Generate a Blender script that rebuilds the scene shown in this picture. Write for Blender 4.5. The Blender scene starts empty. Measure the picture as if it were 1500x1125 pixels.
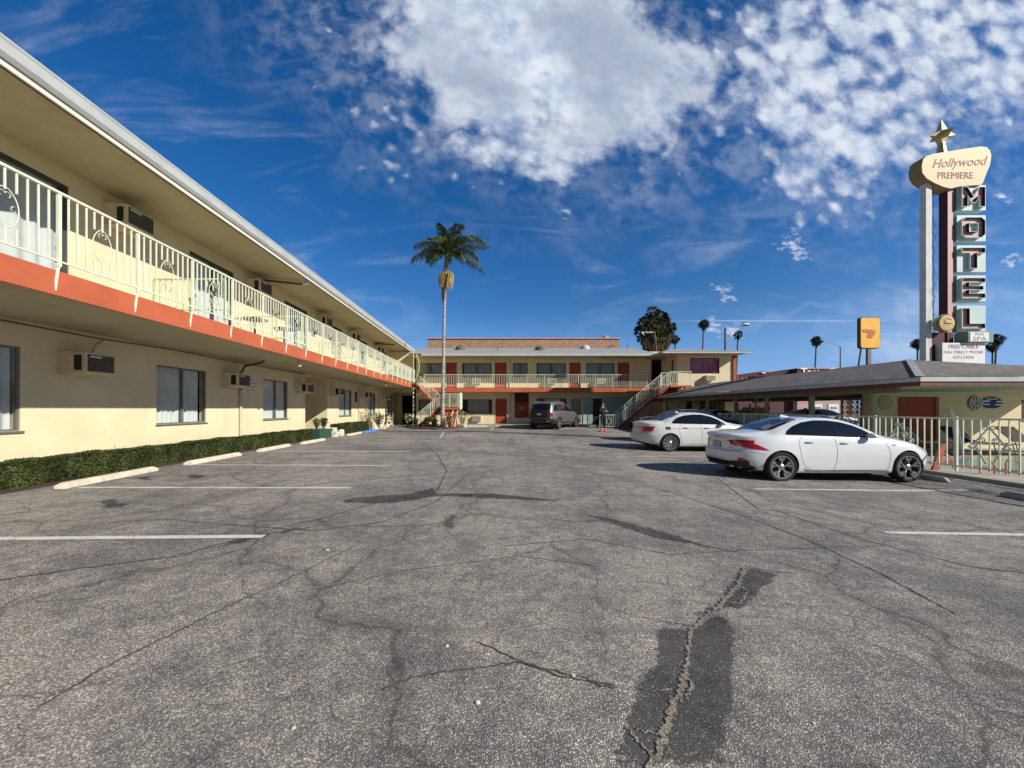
import bpy, bmesh, math, random
import numpy as np
from mathutils import Vector, Matrix
from mathutils.bvhtree import BVHTree
from mathutils.geometry import delaunay_2d_cdt
random.seed(7); rng=np.random.default_rng(7)
S=bpy.context.scene; COL=S.collection
R=math.radians; PI=math.pi
VX,VY,F,CZ=722.0,599.0,550.0,1.6     # vanishing point, focal length (photo pixels), camera height

def gz(x,y):
    """ground height: the lot falls gently from the motel wing on the left to the carport side"""
    zl=.30; zr=.35*min(max((y-12)/17,0),1)
    a=min(max((x+7)/15,0),1)
    return zl+(zr-zl)*a
def gp(px,py,dz=0):
    y=10.
    for i in range(30):
        x=(px-VX)/F*y; y=(CZ-gz(x,y)-dz)*F/(py-VY)
    x=(px-VX)/F*y
    return Vector((x,y,gz(x,y)+dz))
def P(px,py,y): return Vector(((px-VX)/F*y,y,CZ+(VY-py)/F*y))

# ---------------------------------------------------------------- materials
class X:
    """tiny expression layer over shader math nodes"""
    def __init__(s,nt,sock): s.nt=nt; s.k=sock
    def op(s,o,*a,clamp=False):
        n=s.nt.nodes.new('ShaderNodeMath'); n.operation=o; n.use_clamp=clamp
        for i,v in enumerate((s,)+a):
            if isinstance(v,X): s.nt.links.new(v.k,n.inputs[i])
            else: n.inputs[i].default_value=v
        return X(s.nt,n.outputs[0])
    def __add__(s,b): return s.op('ADD',b)
    __radd__=__add__
    def __sub__(s,b): return s.op('SUBTRACT',b)
    def __rsub__(s,b): return (s*-1)+b
    def __mul__(s,b): return s.op('MULTIPLY',b)
    __rmul__=__mul__
    def __truediv__(s,b): return s.op('DIVIDE',b)
    def max(s,b): return s.op('MAXIMUM',b)
    def min(s,b): return s.op('MINIMUM',b)
    def pow(s,b): return s.op('POWER',b)
    def lt(s,b): return s.op('LESS_THAN',b)
    def gt(s,b): return s.op('GREATER_THAN',b)
    def ss(s,a,b,lo=0.,hi=1.):
        n=s.nt.nodes.new('ShaderNodeMapRange'); n.interpolation_type='SMOOTHSTEP'
        s.nt.links.new(s.k,n.inputs[0])
        for i,v in zip((1,2,3,4),(a,b,lo,hi)):
            if isinstance(v,X): s.nt.links.new(v.k,n.inputs[i])
            else: n.inputs[i].default_value=v
        return X(s.nt,n.outputs[0])
class NT:
    def __init__(s,nt): s.nt=nt
    def new(s,t,**k):
        n=s.nt.nodes.new('ShaderNode'+t)
        for a,b in k.items(): setattr(n,a,b)
        return n
    def link(s,a,b): s.nt.links.new(a.k if isinstance(a,X) else a,b)
    def val(s,v):
        n=s.new('Value'); n.outputs[0].default_value=v; return X(s.nt,n.outputs[0])
    def coord(s,which='Object'): return s.new('TexCoord').outputs[which]
    def geo(s): return s.new('NewGeometry').outputs['Position']
    def mapping(s,v,scale=(1,1,1),rot=(0,0,0),loc=(0,0,0)):
        n=s.new('Mapping'); s.link(v,n.inputs[0]); n.inputs['Scale'].default_value=scale
        n.inputs['Rotation'].default_value=rot; n.inputs['Location'].default_value=loc
        return n.outputs[0]
    def noise(s,v,scale,detail=3,rough=.5,dist=0.):
        n=s.new('TexNoise'); s.link(v,n.inputs['Vector']); n.inputs['Scale'].default_value=scale
        n.inputs['Detail'].default_value=detail; n.inputs['Roughness'].default_value=rough; n.inputs['Distortion'].default_value=dist
        return X(s.nt,n.outputs['Fac'])
    def noisec(s,v,scale,detail=3):
        n=s.new('TexNoise'); s.link(v,n.inputs['Vector']); n.inputs['Scale'].default_value=scale; n.inputs['Detail'].default_value=detail
        return n.outputs['Color']
    def vor(s,v,scale,feature='F1',out='Distance',rand=1.):
        n=s.new('TexVoronoi',feature=feature); s.link(v,n.inputs['Vector']); n.inputs['Scale'].default_value=scale
        n.inputs['Randomness'].default_value=rand
        return X(s.nt,n.outputs[out])
    def sep(s,v):
        n=s.new('SeparateXYZ'); s.link(v,n.inputs[0]); return [X(s.nt,o) for o in n.outputs]
    def comb(s,a,b,c):
        n=s.new('CombineXYZ')
        for i,v in enumerate((a,b,c)):
            if isinstance(v,X): s.link(v,n.inputs[i])
            else: n.inputs[i].default_value=v
        return n.outputs[0]
    def mix(s,f,a,b,mode='MIX'):
        n=s.new('Mix',data_type='RGBA',blend_type=mode)
        for i,v in ((0,f),(6,a),(7,b)):
            if isinstance(v,X): s.link(v,n.inputs[i])
            elif isinstance(v,(int,float)): n.inputs[i].default_value=v
            elif isinstance(v,tuple): n.inputs[i].default_value=(*v[:3],1)
            else: s.link(v,n.inputs[i])
        return n.outputs[2]
    def vadd(s,a,b,k):
        n=s.new('VectorMath',operation='MULTIPLY_ADD'); s.link(b,n.inputs[0]); n.inputs[1].default_value=(k,k,k); s.link(a,n.inputs[2]); return n.outputs[0]
    def bump(s,h,dist,strength=1.):
        n=s.new('Bump'); s.link(h,n.inputs['Height']); n.inputs['Distance'].default_value=dist; n.inputs['Strength'].default_value=strength
        return n.outputs[0]
M={}
def mat(name,col=(.5,.5,.5),rough=.6,metal=0.,spec=.5,var=.08,vs=3.,bump=0.,bs=60.,coat=0.,emit=None,dirt=0.,dirtc=(.12,.10,.08)):
    m=bpy.data.materials.new(name); m.use_nodes=True; nt=m.node_tree; b=nt.nodes['Principled BSDF']; t=NT(nt)
    b.inputs['Roughness'].default_value=rough; b.inputs['Metallic'].default_value=metal; b.inputs['Specular IOR Level'].default_value=spec
    b.inputs['Coat Weight'].default_value=coat; b.inputs['Coat Roughness'].default_value=.04
    g=t.geo() if True else None
    n=t.noise(g,vs,5,.6)
    lo=tuple(c*(1-var) for c in col); hi=tuple(min(c*(1+var),1) for c in col)
    c=t.mix(n.ss(.3,.7),lo,hi)
    if dirt>0:
        d=t.noise(t.mapping(g,(1,1,.25)),vs*1.7,6,.7)
        c=t.mix(d.ss(.52,.8,0,dirt),c,dirtc)
    t.link(c,b.inputs['Base Color'])
    if bump>0: t.link(t.bump(t.noise(g,bs,3,.6),bump),b.inputs['Normal'])
    if emit:
        b.inputs['Emission Color'].default_value=(*emit[:3],1); b.inputs['Emission Strength'].default_value=emit[3]
    M[name]=m; return m
def glassmat(name,tint=(.02,.025,.03),fac=.25,rough=.02,ior=1.5):
    """window glass: reflects by fresnel, otherwise lets a tinted share through"""
    m=bpy.data.materials.new(name); m.use_nodes=True; nt=m.node_tree; nt.nodes.clear(); t=NT(nt)
    o=t.new('OutputMaterial'); gl=t.new('BsdfGlossy'); gl.inputs['Roughness'].default_value=rough
    gl.inputs['Color'].default_value=(.9,.95,1,1)
    tr=t.new('BsdfTransparent'); tr.inputs['Color'].default_value=(*tint,1)
    ge=t.new('NewGeometry'); dt=t.new('VectorMath',operation='DOT_PRODUCT'); nt.links.new(ge.outputs['Incoming'],dt.inputs[0]); nt.links.new(ge.outputs['Normal'],dt.inputs[1])
    f=(1.-X(nt,dt.outputs['Value']).op('ABSOLUTE')).pow(4.)*.55+fac; mx=t.new('MixShader'); t.link(f.min(1.),mx.inputs[0])
    nt.links.new(tr.outputs[0],mx.inputs[1]); nt.links.new(gl.outputs[0],mx.inputs[2]); nt.links.new(mx.outputs[0],o.inputs[0])
    M[name]=m; return m

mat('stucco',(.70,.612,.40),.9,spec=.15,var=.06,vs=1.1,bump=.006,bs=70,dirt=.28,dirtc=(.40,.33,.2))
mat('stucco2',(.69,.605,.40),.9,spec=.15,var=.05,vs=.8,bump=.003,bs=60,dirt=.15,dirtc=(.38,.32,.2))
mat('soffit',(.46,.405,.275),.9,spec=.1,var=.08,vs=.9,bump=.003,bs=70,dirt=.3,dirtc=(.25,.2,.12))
mat('orange',(.46,.115,.055),.75,spec=.2,var=.10,vs=1.5,dirt=.42,dirtc=(.3,.08,.04),bump=.002,bs=50)
mat('redpaint',(.34,.045,.025),.7,spec=.25,var=.1,vs=2,dirt=.2)
mat('reddoor',(.36,.055,.03),.55,spec=.3,var=.06,vs=2)
mat('darkred',(.05,.008,.007),.6,var=.1)
mat('gutter',(.44,.46,.45),.5,spec=.4,var=.08,vs=2,dirt=.3,dirtc=(.3,.3,.27))
mat('gutter_dark',(.10,.085,.06),.8,var=.15)
mat('rail',(.68,.71,.57),.45,spec=.4,var=.08,vs=4,dirt=.3,dirtc=(.35,.30,.2))
mat('railgreen',(.50,.58,.30),.5,spec=.4,var=.1,vs=4,dirt=.25,dirtc=(.3,.3,.12))
mat('pinkgreen',(.55,.62,.50),.5,var=.1,dirt=.2)
mat('frame_dark',(.06,.06,.055),.55,spec=.3)
mat('frame_grey',(.20,.20,.18),.4,metal=.4)
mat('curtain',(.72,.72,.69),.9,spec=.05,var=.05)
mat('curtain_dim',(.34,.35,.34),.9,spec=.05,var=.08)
mat('curtain_purple',(.50,.17,.32),.8,spec=.1,var=.35,vs=6)
mat('void',(.012,.012,.012),1,spec=0)  # near-black paint standing for unlit depth
mat('acbox',(.60,.53,.36),.6,var=.06,dirt=.3,dirtc=(.3,.22,.12))
mat('acgrille',(.085,.07,.05),.6,var=.3,vs=20)
mat('acwhite',(.55,.52,.42),.5,var=.05,dirt=.2)
mat('pipe',(.52,.47,.36),.5,dirt=.3)
mat('pipedark',(.09,.07,.055),.6)
mat('white',(.78,.78,.76),.5,var=.04)
mat('offwhite',(.66,.63,.56),.7,var=.06,dirt=.35,dirtc=(.3,.27,.22))
mat('concrete_stop',(.58,.52,.41),.85,spec=.15,var=.14,vs=6,bump=.006,bs=60,dirt=.7,dirtc=(.22,.19,.15))
mat('concrete',(.32,.30,.26),.9,spec=.15,var=.12,vs=2,bump=.003,bs=60,dirt=.4,dirtc=(.12,.11,.1))
mat('deck',(.40,.36,.31),.9,spec=.15,var=.12,vs=1.5,dirt=.4,dirtc=(.2,.15,.12))
mat('coping',(.45,.20,.15),.8,var=.15)
mat('blue',(.04,.24,.62),.6,var=.1,dirt=.2)
mat('bluecloth',(.02,.05,.20),.8,var=.15)
mat('leafgreen',(.052,.066,.015),.6,spec=.25,var=.6,vs=2.5)
mat('leafdark',(.020,.032,.008),.6,spec=.25,var=.4,vs=6)
mat('palmleaf',(.058,.095,.025),.5,spec=.35,var=.4,vs=3)
mat('palmleaf2',(.13,.135,.035),.55,spec=.3,var=.35,vs=4)
mat('palmdark',(.045,.055,.022),.7,spec=.2,var=.4,vs=1)
mat('skirt',(.065,.05,.028),.9,spec=.1,var=.4,vs=1)
mat('fruit',(.48,.36,.18),.8,spec=.1,var=.35,vs=14)
mat('flower',(.75,.65,.35),.8,var=.2,vs=10)
mat('crownshaft',(.16,.20,.07),.5,var=.15)
mat('bark',(.14,.10,.07),.9,var=.3,vs=2)
mat('soil',(.05,.035,.025),1,var=.3,vs=5)
mat('rock',(.62,.56,.46),.9,spec=.1,var=.2,vs=4,bump=.01,bs=15)
mat('greenpaint',(.022,.07,.055),.6,var=.1,dirt=.2)
mat('teal',(.32,.42,.38),.6,var=.06,dirt=.2)
mat('metal',(.45,.45,.45),.35,metal=.8)
mat('chrome',(.75,.75,.76),.12,metal=1.,var=.02)
mat('black',(.012,.012,.013),.5,var=.1)
mat('rubber',(.018,.018,.018),.8,spec=.3,var=.15,vs=8)
mat('rimsilver',(.42,.42,.43),.3,metal=.85,var=.03)
mat('rimdark',(.05,.05,.055),.35,metal=.7,var=.05)
mat('carwhite',(.66,.69,.72),.25,spec=.5,coat=.9,var=.015,vs=2)
mat('carwhite2',(.60,.61,.60),.35,spec=.5,coat=.6,var=.04,vs=3,dirt=.12,dirtc=(.35,.3,.25))
mat('cargrey',(.17,.165,.18),.35,spec=.5,metal=.5,coat=.8,var=.03)
mat('carblack',(.012,.012,.014),.3,coat=.8,var=.03)
mat('carglass',(.008,.01,.012),.06,spec=.8,coat=.3,var=.02)
mat('seam',(.06,.06,.065),.7)
mat('seamsoft',(.15,.155,.16),.6)
mat('tailred',(.42,.008,.012),.15,spec=.6,coat=.6,var=.15,vs=12)
mat('taildark',(.16,.004,.006),.15,spec=.6,coat=.5,var=.15,vs=20)
mat('plate',(.55,.57,.60),.5,var=.1,vs=30)
mat('headlamp',(.55,.6,.65),.08,spec=.8,coat=1)
mat('signteal',(.50,.63,.62),.55,spec=.3,var=.05,vs=1.5,dirt=.3,dirtc=(.25,.32,.3))
mat('signtealdark',(.17,.28,.28),.6,var=.1)
mat('signpink',(.52,.32,.30),.6,var=.06,vs=2,dirt=.25,dirtc=(.35,.2,.2))
mat('maroon',(.06,.008,.012),.55,spec=.3,var=.1,vs=1)
mat('signcream',(.50,.38,.16),.55,var=.05,vs=1,dirt=.2,dirtc=(.4,.28,.12))
mat('signolive',(.28,.20,.07),.7,var=.15)
mat('signwhite',(.70,.74,.74),.6,var=.05,vs=2,dirt=.35,dirtc=(.35,.37,.36))
mat('signpost',(.62,.62,.58),.7,var=.08,vs=2,dirt=.6,dirtc=(.2,.17,.13))
mat('signtext',(.14,.07,.08),.7)
mat('signtextsoft',(.36,.22,.20),.7)
mat('star',(.50,.38,.15),.4,metal=.2,var=.08)
mat('yellowsign',(.80,.42,.015),.5,var=.08,vs=1)
mat('redlogo',(.50,.10,.02),.5,var=.2)
mat('skin',(.52,.31,.21),.5,spec=.3,var=.05)
mat('hair',(.02,.012,.008),.6)
mat('cloth_black',(.014,.014,.016),.9,var=.3,vs=10)
mat('cloth_grey',(.12,.13,.12),.9,var=.3,vs=10)
mat('pinkshoe',(.75,.25,.30),.6,var=.1)
mat('redboard',(.50,.03,.05),.5)
mat('rust',(.30,.075,.03),.7,var=.25,vs=6)
mat('orangerail',(.60,.17,.08),.5,var=.1)
mat('pinksign',(.60,.12,.28),.6,var=.25,vs=30)
mat('storered',(.075,.014,.013),.8,var=.12,vs=.2,dirt=.3)
mat('storewhite',(.42,.28,.28),.7,var=.1)
mat('yellowgate',(.36,.38,.08),.6,var=.1)
mat('yellowpost',(.60,.58,.15),.6,var=.1)
mat('pole',(.13,.13,.12),.6,metal=.3)
mat('line',(.62,.61,.57),.8,spec=.2,var=.12,vs=5)
glassmat('glass',(.80,.84,.84),.035)
glassmat('glassdark',(.35,.38,.38),.06)
# worn paint: bare asphalt shows through
def paintmat(name,col,cover):
    m=M[name]=bpy.data.materials.new(name); m.use_nodes=True; nt=m.node_tree; b=nt.nodes['Principled BSDF']; t=NT(nt); g=t.geo()
    w=t.noise(g,45,4,.7); w2=t.noise(g,3,3,.6)
    f=(w*.6+w2*.4).ss(cover,cover+.09)
    t.link(t.mix(f,col,(.19,.18,.165)),b.inputs['Base Color']); b.inputs['Roughness'].default_value=.85; b.inputs['Specular IOR Level'].default_value=.2
paintmat('paint_white',(.62,.61,.57),.53)
paintmat('paint_worn',(.52,.50,.46),.50)
paintmat('paint_blue',(.13,.15,.22),.42)
def shingle():
    m=M['shingle']=bpy.data.materials.new('shingle'); m.use_nodes=True; nt=m.node_tree; b=nt.nodes['Principled BSDF']; t=NT(nt)
    x,y,z=t.sep(t.geo())
    br=t.new('TexBrick'); t.link(t.comb((x+y)*1.,z*4.2,0.),br.inputs['Vector'])
    br.inputs['Scale'].default_value=1.7; br.inputs['Mortar Size'].default_value=.02; br.inputs['Color1'].default_value=(.095,.09,.085,1)
    br.inputs['Color2'].default_value=(.21,.195,.18,1); br.inputs['Mortar'].default_value=(.045,.045,.045,1); br.inputs['Brick Width'].default_value=.45; br.inputs['Row Height'].default_value=.33
    n=t.noise(t.geo(),2.2,5,.7); c=t.mix(n.ss(.3,.75,0,.6),br.outputs[0],(.085,.085,.085)); c=t.mix(t.vor(t.mapping(t.geo(),(2.2,1.1,9)),1.6,'F1','Color').ss(.5,.95,0,.55) if False else t.noise(t.mapping(t.geo(),(2.5,2.5,9)),1.3,5,.85).ss(.48,.62,0,.75),c,(.26,.24,.22))
    c=t.mix(t.noise(t.geo(),45,2).ss(.4,.7,0,.45),c,(.30,.28,.26))
    t.link(c,b.inputs['Base Color']); b.inputs['Roughness'].default_value=.95; b.inputs['Specular IOR Level'].default_value=.15
    t.link(t.bump(t.noise(t.geo(),40,3),.01),b.inputs['Normal'])
shingle()
def shingle2():
    m=M['greyroof']=bpy.data.materials.new('greyroof'); m.use_nodes=True; nt=m.node_tree; b=nt.nodes['Principled BSDF']; t=NT(nt)
    x,y,z=t.sep(t.geo()); n=t.noise(t.mapping(t.geo(),(1,1,6)),2.5,5,.7); w=(z*40.).op('SINE')
    c=t.mix(n.ss(.3,.7),(.24,.255,.25),(.36,.37,.35)); c=t.mix(w.ss(.6,1.,0,.25),c,(.12,.12,.12))
    t.link(c,b.inputs['Base Color']); b.inputs['Roughness'].default_value=.95
shingle2()
def brick():
    m=M['brick']=bpy.data.materials.new('brick'); m.use_nodes=True; nt=m.node_tree; b=nt.nodes['Principled BSDF']; t=NT(nt)
    x,y,z=t.sep(t.geo()); br=t.new('TexBrick'); t.link(t.comb(x+y,z,0.),br.inputs['Vector'])
    br.inputs['Scale'].default_value=2.6; br.inputs['Color1'].default_value=(.50,.27,.15,1); br.inputs['Color2'].default_value=(.24,.11,.07,1)
    br.inputs['Mortar'].default_value=(.33,.27,.22,1); br.inputs['Mortar Size'].default_value=.03
    t.link(br.outputs[0],b.inputs['Base Color']); b.inputs['Roughness'].default_value=.9
brick()
def trunkmat():
    m=M['trunk']=bpy.data.materials.new('trunk'); m.use_nodes=True; nt=m.node_tree; b=nt.nodes['Principled BSDF']; t=NT(nt)
    x,y,z=t.sep(t.geo()); n=t.noise(t.geo(),3,4); r=((z+n*.1)*28.).op('SINE').ss(.75,1.)
    c=t.mix(n.ss(.3,.7),(.26,.24,.21),(.42,.40,.36)); c=t.mix(r*.6,c,(.12,.10,.08))
    t.link(c,b.inputs['Base Color']); b.inputs['Roughness'].default_value=.9; t.link(t.bump(r,.01),b.inputs['Normal'])
trunkmat()
def watermat():
    m=M['water']=bpy.data.materials.new('water'); m.use_nodes=True; nt=m.node_tree; b=nt.nodes['Principled BSDF']; t=NT(nt)
    b.inputs['Base Color'].default_value=(.10,.38,.36,1); b.inputs['Roughness'].default_value=.05
    t.link(t.bump(t.noise(t.geo(),6,3),.03),b.inputs['Normal'])
watermat()
def asphalt(name,base,chip,dark,chipamt,cracks=True,feather=None):
    m=M[name]=bpy.data.materials.new(name); m.use_nodes=True; nt=m.node_tree; b=nt.nodes['Principled BSDF']; t=NT(nt); g=t.geo()
    wz=t.vadd(g,t.noisec(g,60,2),.012)
    v=t.vor(wz,112,'F1','Distance'); vc=t.new('TexVoronoi'); t.link(wz,vc.inputs['Vector']); vc.inputs['Scale'].default_value=112
    rnd=t.new('SeparateColor'); nt.links.new(vc.outputs['Color'],rnd.inputs[0]); r0=X(nt,rnd.outputs[0]); r1=X(nt,rnd.outputs[1])
    v2=t.new('TexVoronoi'); t.link(g,v2.inputs['Vector']); v2.inputs['Scale'].default_value=230
    rn2=t.new('SeparateColor'); nt.links.new(v2.outputs['Color'],rn2.inputs[0]); q0=X(nt,rn2.outputs[0])
    big=t.noise(g,.35,5,.6); mid=t.noise(g,2.1,5,.65); sm=t.noise(g,9,4,.6)
    stone=v.ss(.62,.40)*r0.ss(1-chipamt,1-chipamt+.25)
    c=t.mix(q0.ss(.2,.95),dark,base)
    c=t.mix(stone,c,t.mix(r1,tuple(k*.55 for k in chip),chip))
    shade=(big*.36+mid*.38+sm*.26).ss(.40,.60)
    c=t.mix(shade,t.mix(1.,c,(.56,.56,.58),'MULTIPLY'),t.mix(1.,c,(1.15,1.11,1.04),'MULTIPLY'))
    if cracks:
        gw=t.vadd(g,t.noisec(g,.9,5),1.1)
        e=t.vor(gw,.33,'DISTANCE_TO_EDGE'); gw2=t.vadd(g,t.noisec(g,2.2,5),.45); e2=t.vor(gw2,.8,'DISTANCE_TO_EDGE')
        halo=e.ss(.05,.0,0,.30); ln=e.ss(.008,.001,0,.48); l2=e2.ss(.014,.002,0,.50)*big.ss(.45,.6)
        halo=halo*mid.ss(.35,.6)
        gw3=t.vadd(g,t.noisec(g,5,4),.2); e3=t.vor(gw3,2.1,'DISTANCE_TO_EDGE'); l2=l2.max(e3.ss(.020,.003,0,.45)*mid.ss(.46,.58))
        gs2=t.mapping(g,(.14,1.,1),(0,0,-.35)); st2=t.noise(gs2,1.3,4,.6,1.).ss(.55,.72,0,.30); c=t.mix(st2,c,(.09,.087,.083))
        c=t.mix(halo,c,(.085,.082,.08)); c=t.mix(ln.max(l2),c,(.04,.038,.036))
        # tyre-dark wandering streaks along the lanes and oil spots
        gs=t.mapping(g,(.9,.16,1),(0,0,.5)); st=t.noise(gs,1.1,4,.6,1.2).ss(.56,.72,0,.40); c=t.mix(st,c,(.075,.073,.07))
        oil=t.noise(g,1.4,3,.5,.6).ss(.70,.80,0,.65); c=t.mix(oil,c,(.045,.043,.04))
    t.link(c,b.inputs['Base Color']); b.inputs['Roughness'].default_value=.9; b.inputs['Specular IOR Level'].default_value=.22
    h=(v.ss(.6,.2)*r0)*1.0+sm*.8
    t.link(t.bump(h,.0045,.85),b.inputs['Normal'])
    if feather:      # worn, ragged rim: the 'edge' attribute is 0 on the outline and 1 well inside
        at=t.new('Attribute'); at.attribute_name='edge'; ed=X(nt,at.outputs['Fac'])
        wn=t.noise(g,feather[0],5,.75); wo=t.noise(g,4,4,.6)
        al=(ed+(wn-.5)*feather[1]+(wo-.5)*feather[2]).ss(.38,.62)*feather[3]
        tr=t.new('BsdfTransparent'); mx=t.new('MixShader'); t.link(al,mx.inputs[0]); nt.links.new(tr.outputs[0],mx.inputs[1]); nt.links.new(b.outputs[0],mx.inputs[2]); nt.links.new(mx.outputs[0],nt.nodes['Material Output'].inputs[0])
asphalt('asphalt',(.325,.308,.285),(.76,.72,.67),(.125,.119,.112),.58)
asphalt('tar',(.125,.124,.128),(.46,.44,.42),(.068,.067,.070),.26,False,(38,1.3,1.4,.78))
asphalt('tarfaint',(.12,.118,.118),(.42,.40,.38),(.07,.07,.07),.3,False,(22,1.3,1.4,.75))
asphalt('crackfill',(.36,.32,.26),(.58,.53,.45),(.14,.125,.10),.6,False,(60,1.3,.6,.96))

# ---------------------------------------------------------------- mesh builder
ORG={}
class B:
    def __init__(s,T=None): s.v=[]; s.f=[]; s.mi=[]; s.T=T; s.m=0
    def add(s,vs,fs):
        n=len(s.v)
        s.v+= [s.T(*p) for p in vs] if s.T else [tuple(p) for p in vs]
        s.f+=[tuple(n+i for i in f) for f in fs]; s.mi+=[s.m]*len(fs)
        return s
    def box(s,x0,x1,y0,y1,z0,z1):
        return s.add([(x,y,z) for z in (z0,z1) for y in (y0,y1) for x in (x0,x1)],[(0,2,3,1),(4,5,7,6),(0,1,5,4),(2,6,7,3),(0,4,6,2),(1,3,7,5)])
    def quad(s,*p): return s.add(p,[tuple(range(len(p)))])
    def tube(s,pts,r,n=8,caps=True):
        pts=[Vector(p) for p in pts]; rs=r if isinstance(r,(list,tuple)) else [r]*len(pts)
        vs=[];fs=[]; u=None
        for i,p in enumerate(pts):
            d=(pts[min(i+1,len(pts)-1)]-pts[max(i-1,0)]).normalized()
            if u is None: u=d.orthogonal().normalized()
            else:
                u=(u-d*u.dot(d)); u=u.normalized() if u.length>1e-6 else d.orthogonal().normalized()
            w=d.cross(u)
            for k in range(n):
                a=2*PI*(k+.5)/n; vs.append(p+(u*math.cos(a)+w*math.sin(a))*rs[i])
        for i in range(len(pts)-1):
            for k in range(n): fs.append((i*n+k,i*n+(k+1)%n,(i+1)*n+(k+1)%n,(i+1)*n+k))
        if caps: fs+=[tuple(range(n-1,-1,-1)),tuple((len(pts)-1)*n+k for k in range(n))]
        return s.add(vs,fs)
    def lathe(s,prof,c=(0,0,0),n=20,ax='z'):
        vs=[];fs=[]
        for r,h in prof:
            for k in range(n):
                a=2*PI*k/n; p=(r*math.cos(a),r*math.sin(a),h)
                if ax=='y': p=(p[0],h,p[1])
                if ax=='x': p=(h,p[0],p[1])
                vs.append((p[0]+c[0],p[1]+c[1],p[2]+c[2]))
        for i in range(len(prof)-1):
            for k in range(n): fs.append((i*n+k,i*n+(k+1)%n,(i+1)*n+(k+1)%n,(i+1)*n+k))
        return s.add(vs,fs)
    def prism(s,poly,f,d0,d1):
        """extrude 2D polygon; f(a,b,d)->xyz"""
        n=len(poly); vs=[f(a,b,d0) for a,b in poly]+[f(a,b,d1) for a,b in poly]
        fs=[tuple(range(n)),tuple(range(2*n-1,n-1,-1))]+[(i,(i+1)%n,n+(i+1)%n,n+i) for i in range(n)]
        return s.add(vs,fs)
    def build(s,name,mats,parent=None,smooth=False,bevel=0,recalc=True,autos=None):
        me=bpy.data.meshes.new(name); o0=ORG.get(parent.as_pointer(),Vector()) if parent else Vector()
        me.from_pydata([(v[0]-o0[0],v[1]-o0[1],v[2]-o0[2]) for v in s.v],[],s.f)
        for m in (mats if isinstance(mats,(list,tuple)) else [mats]): me.materials.append(M[m])
        if any(s.mi): me.polygons.foreach_set('material_index',s.mi)
        if recalc and len(s.f)<60000:
            bm=bmesh.new(); bm.from_mesh(me); bmesh.ops.recalc_face_normals(bm,faces=bm.faces); bm.to_mesh(me); bm.free()
        if smooth: me.polygons.foreach_set('use_smooth',[True]*len(me.polygons))
        o=bpy.data.objects.new(name,me); COL.objects.link(o)
        if parent: o.parent=parent; ORG[o.as_pointer()]=o0.copy()
        else: ORG[o.as_pointer()]=Vector()
        if bevel:
            b=o.modifiers.new('bevel','BEVEL'); b.width=bevel; b.segments=2; b.limit_method='ANGLE'
        if smooth and autos!=False:
            try: me.set_sharp_from_angle(angle=R(autos or 40))
            except Exception: pass
        return o
def tag(o,label,cat,group=None,kind=None):
    if label: o['label']=label
    if cat: o['category']=cat
    if group: o['group']=group
    if kind: o['kind']=kind
    return o
def thing(name,label,cat,loc=(0,0,0),group=None,world=True):
    o=bpy.data.objects.new(name,None); COL.objects.link(o); o.location=loc; o.empty_display_size=.2
    ORG[o.as_pointer()]=Vector(loc) if world else Vector()
    return tag(o,label,cat,group)
def struct(o): o['kind']='structure'; return o
def dup(o,parent=None):
    c=o.copy(); COL.objects.link(c)
    if parent: c.parent=parent
    for ch in list(KIDS(o)): dup(ch,c)
    return c
def KIDS(o): return [k for k in bpy.data.objects if k.parent==o]
def center_origin(o):
    """move a top-level mesh's origin to its base centre"""
    me=o.data; co=np.empty(len(me.vertices)*3); me.vertices.foreach_get('co',co); co=co.reshape(-1,3)
    c=np.array([(co[:,0].min()+co[:,0].max())/2,(co[:,1].min()+co[:,1].max())/2,co[:,2].min()])
    me.vertices.foreach_set('co',(co-c).ravel()); o.location=c; me.update(); return o
def text(s,size,name,m,parent,place,depth=.01,font=None,shear=0,sx=1.,align='CENTER',bold=0.):
    """real lettering: place(a,b,d)->world for text-plane coords a (right), b (up), d (outward)"""
    cu=bpy.data.curves.new('t','FONT'); cu.body=s; cu.size=size; cu.align_x=align; cu.align_y='CENTER'; cu.shear=shear; cu.extrude=depth; cu.offset=bold; cu.resolution_u=3
    to=bpy.data.objects.new('t',cu); COL.objects.link(to); me=bpy.data.meshes.new_from_object(to)
    b=B(); b.v=[place(v.co.x*sx,v.co.y,v.co.z+depth) for v in me.vertices]; b.f=[tuple(p.vertices) for p in me.polygons]; b.mi=[0]*len(b.f)
    bpy.data.objects.remove(to); bpy.data.curves.remove(cu); bpy.data.meshes.remove(me)
    return b.build(name,m,parent)

# ---------------------------------------------------------------- camera, sky, sun
cam=bpy.data.cameras.new('camera'); co=bpy.data.objects.new('camera',cam); COL.objects.link(co); S.camera=co
co.location=(0,0,CZ); co.rotation_euler=(R(90),0,0); cam.sensor_width=36; cam.lens=F/1500*36
cam.shift_x=(750-VX)/1500; cam.shift_y=(VY-562.5)/1500; cam.clip_start=.1; cam.clip_end=4000
S.view_settings.view_transform='Standard'; S.view_settings.look='None'; S.view_settings.gamma=1; S.view_settings.exposure=.45
LD=Vector((-1,.60,-.65)).normalized()
sun=bpy.data.lights.new('sun','SUN'); so=bpy.data.objects.new('sun',sun); COL.objects.link(so); sun.energy=4.4; sun.angle=R(.5); sun.color=(1,.945,.85)
so.rotation_euler=LD.to_track_quat('-Z','Y').to_euler(); so.location=(30,-20,30)
W=bpy.data.worlds.new('World'); S.world=W; W.use_nodes=True
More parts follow.
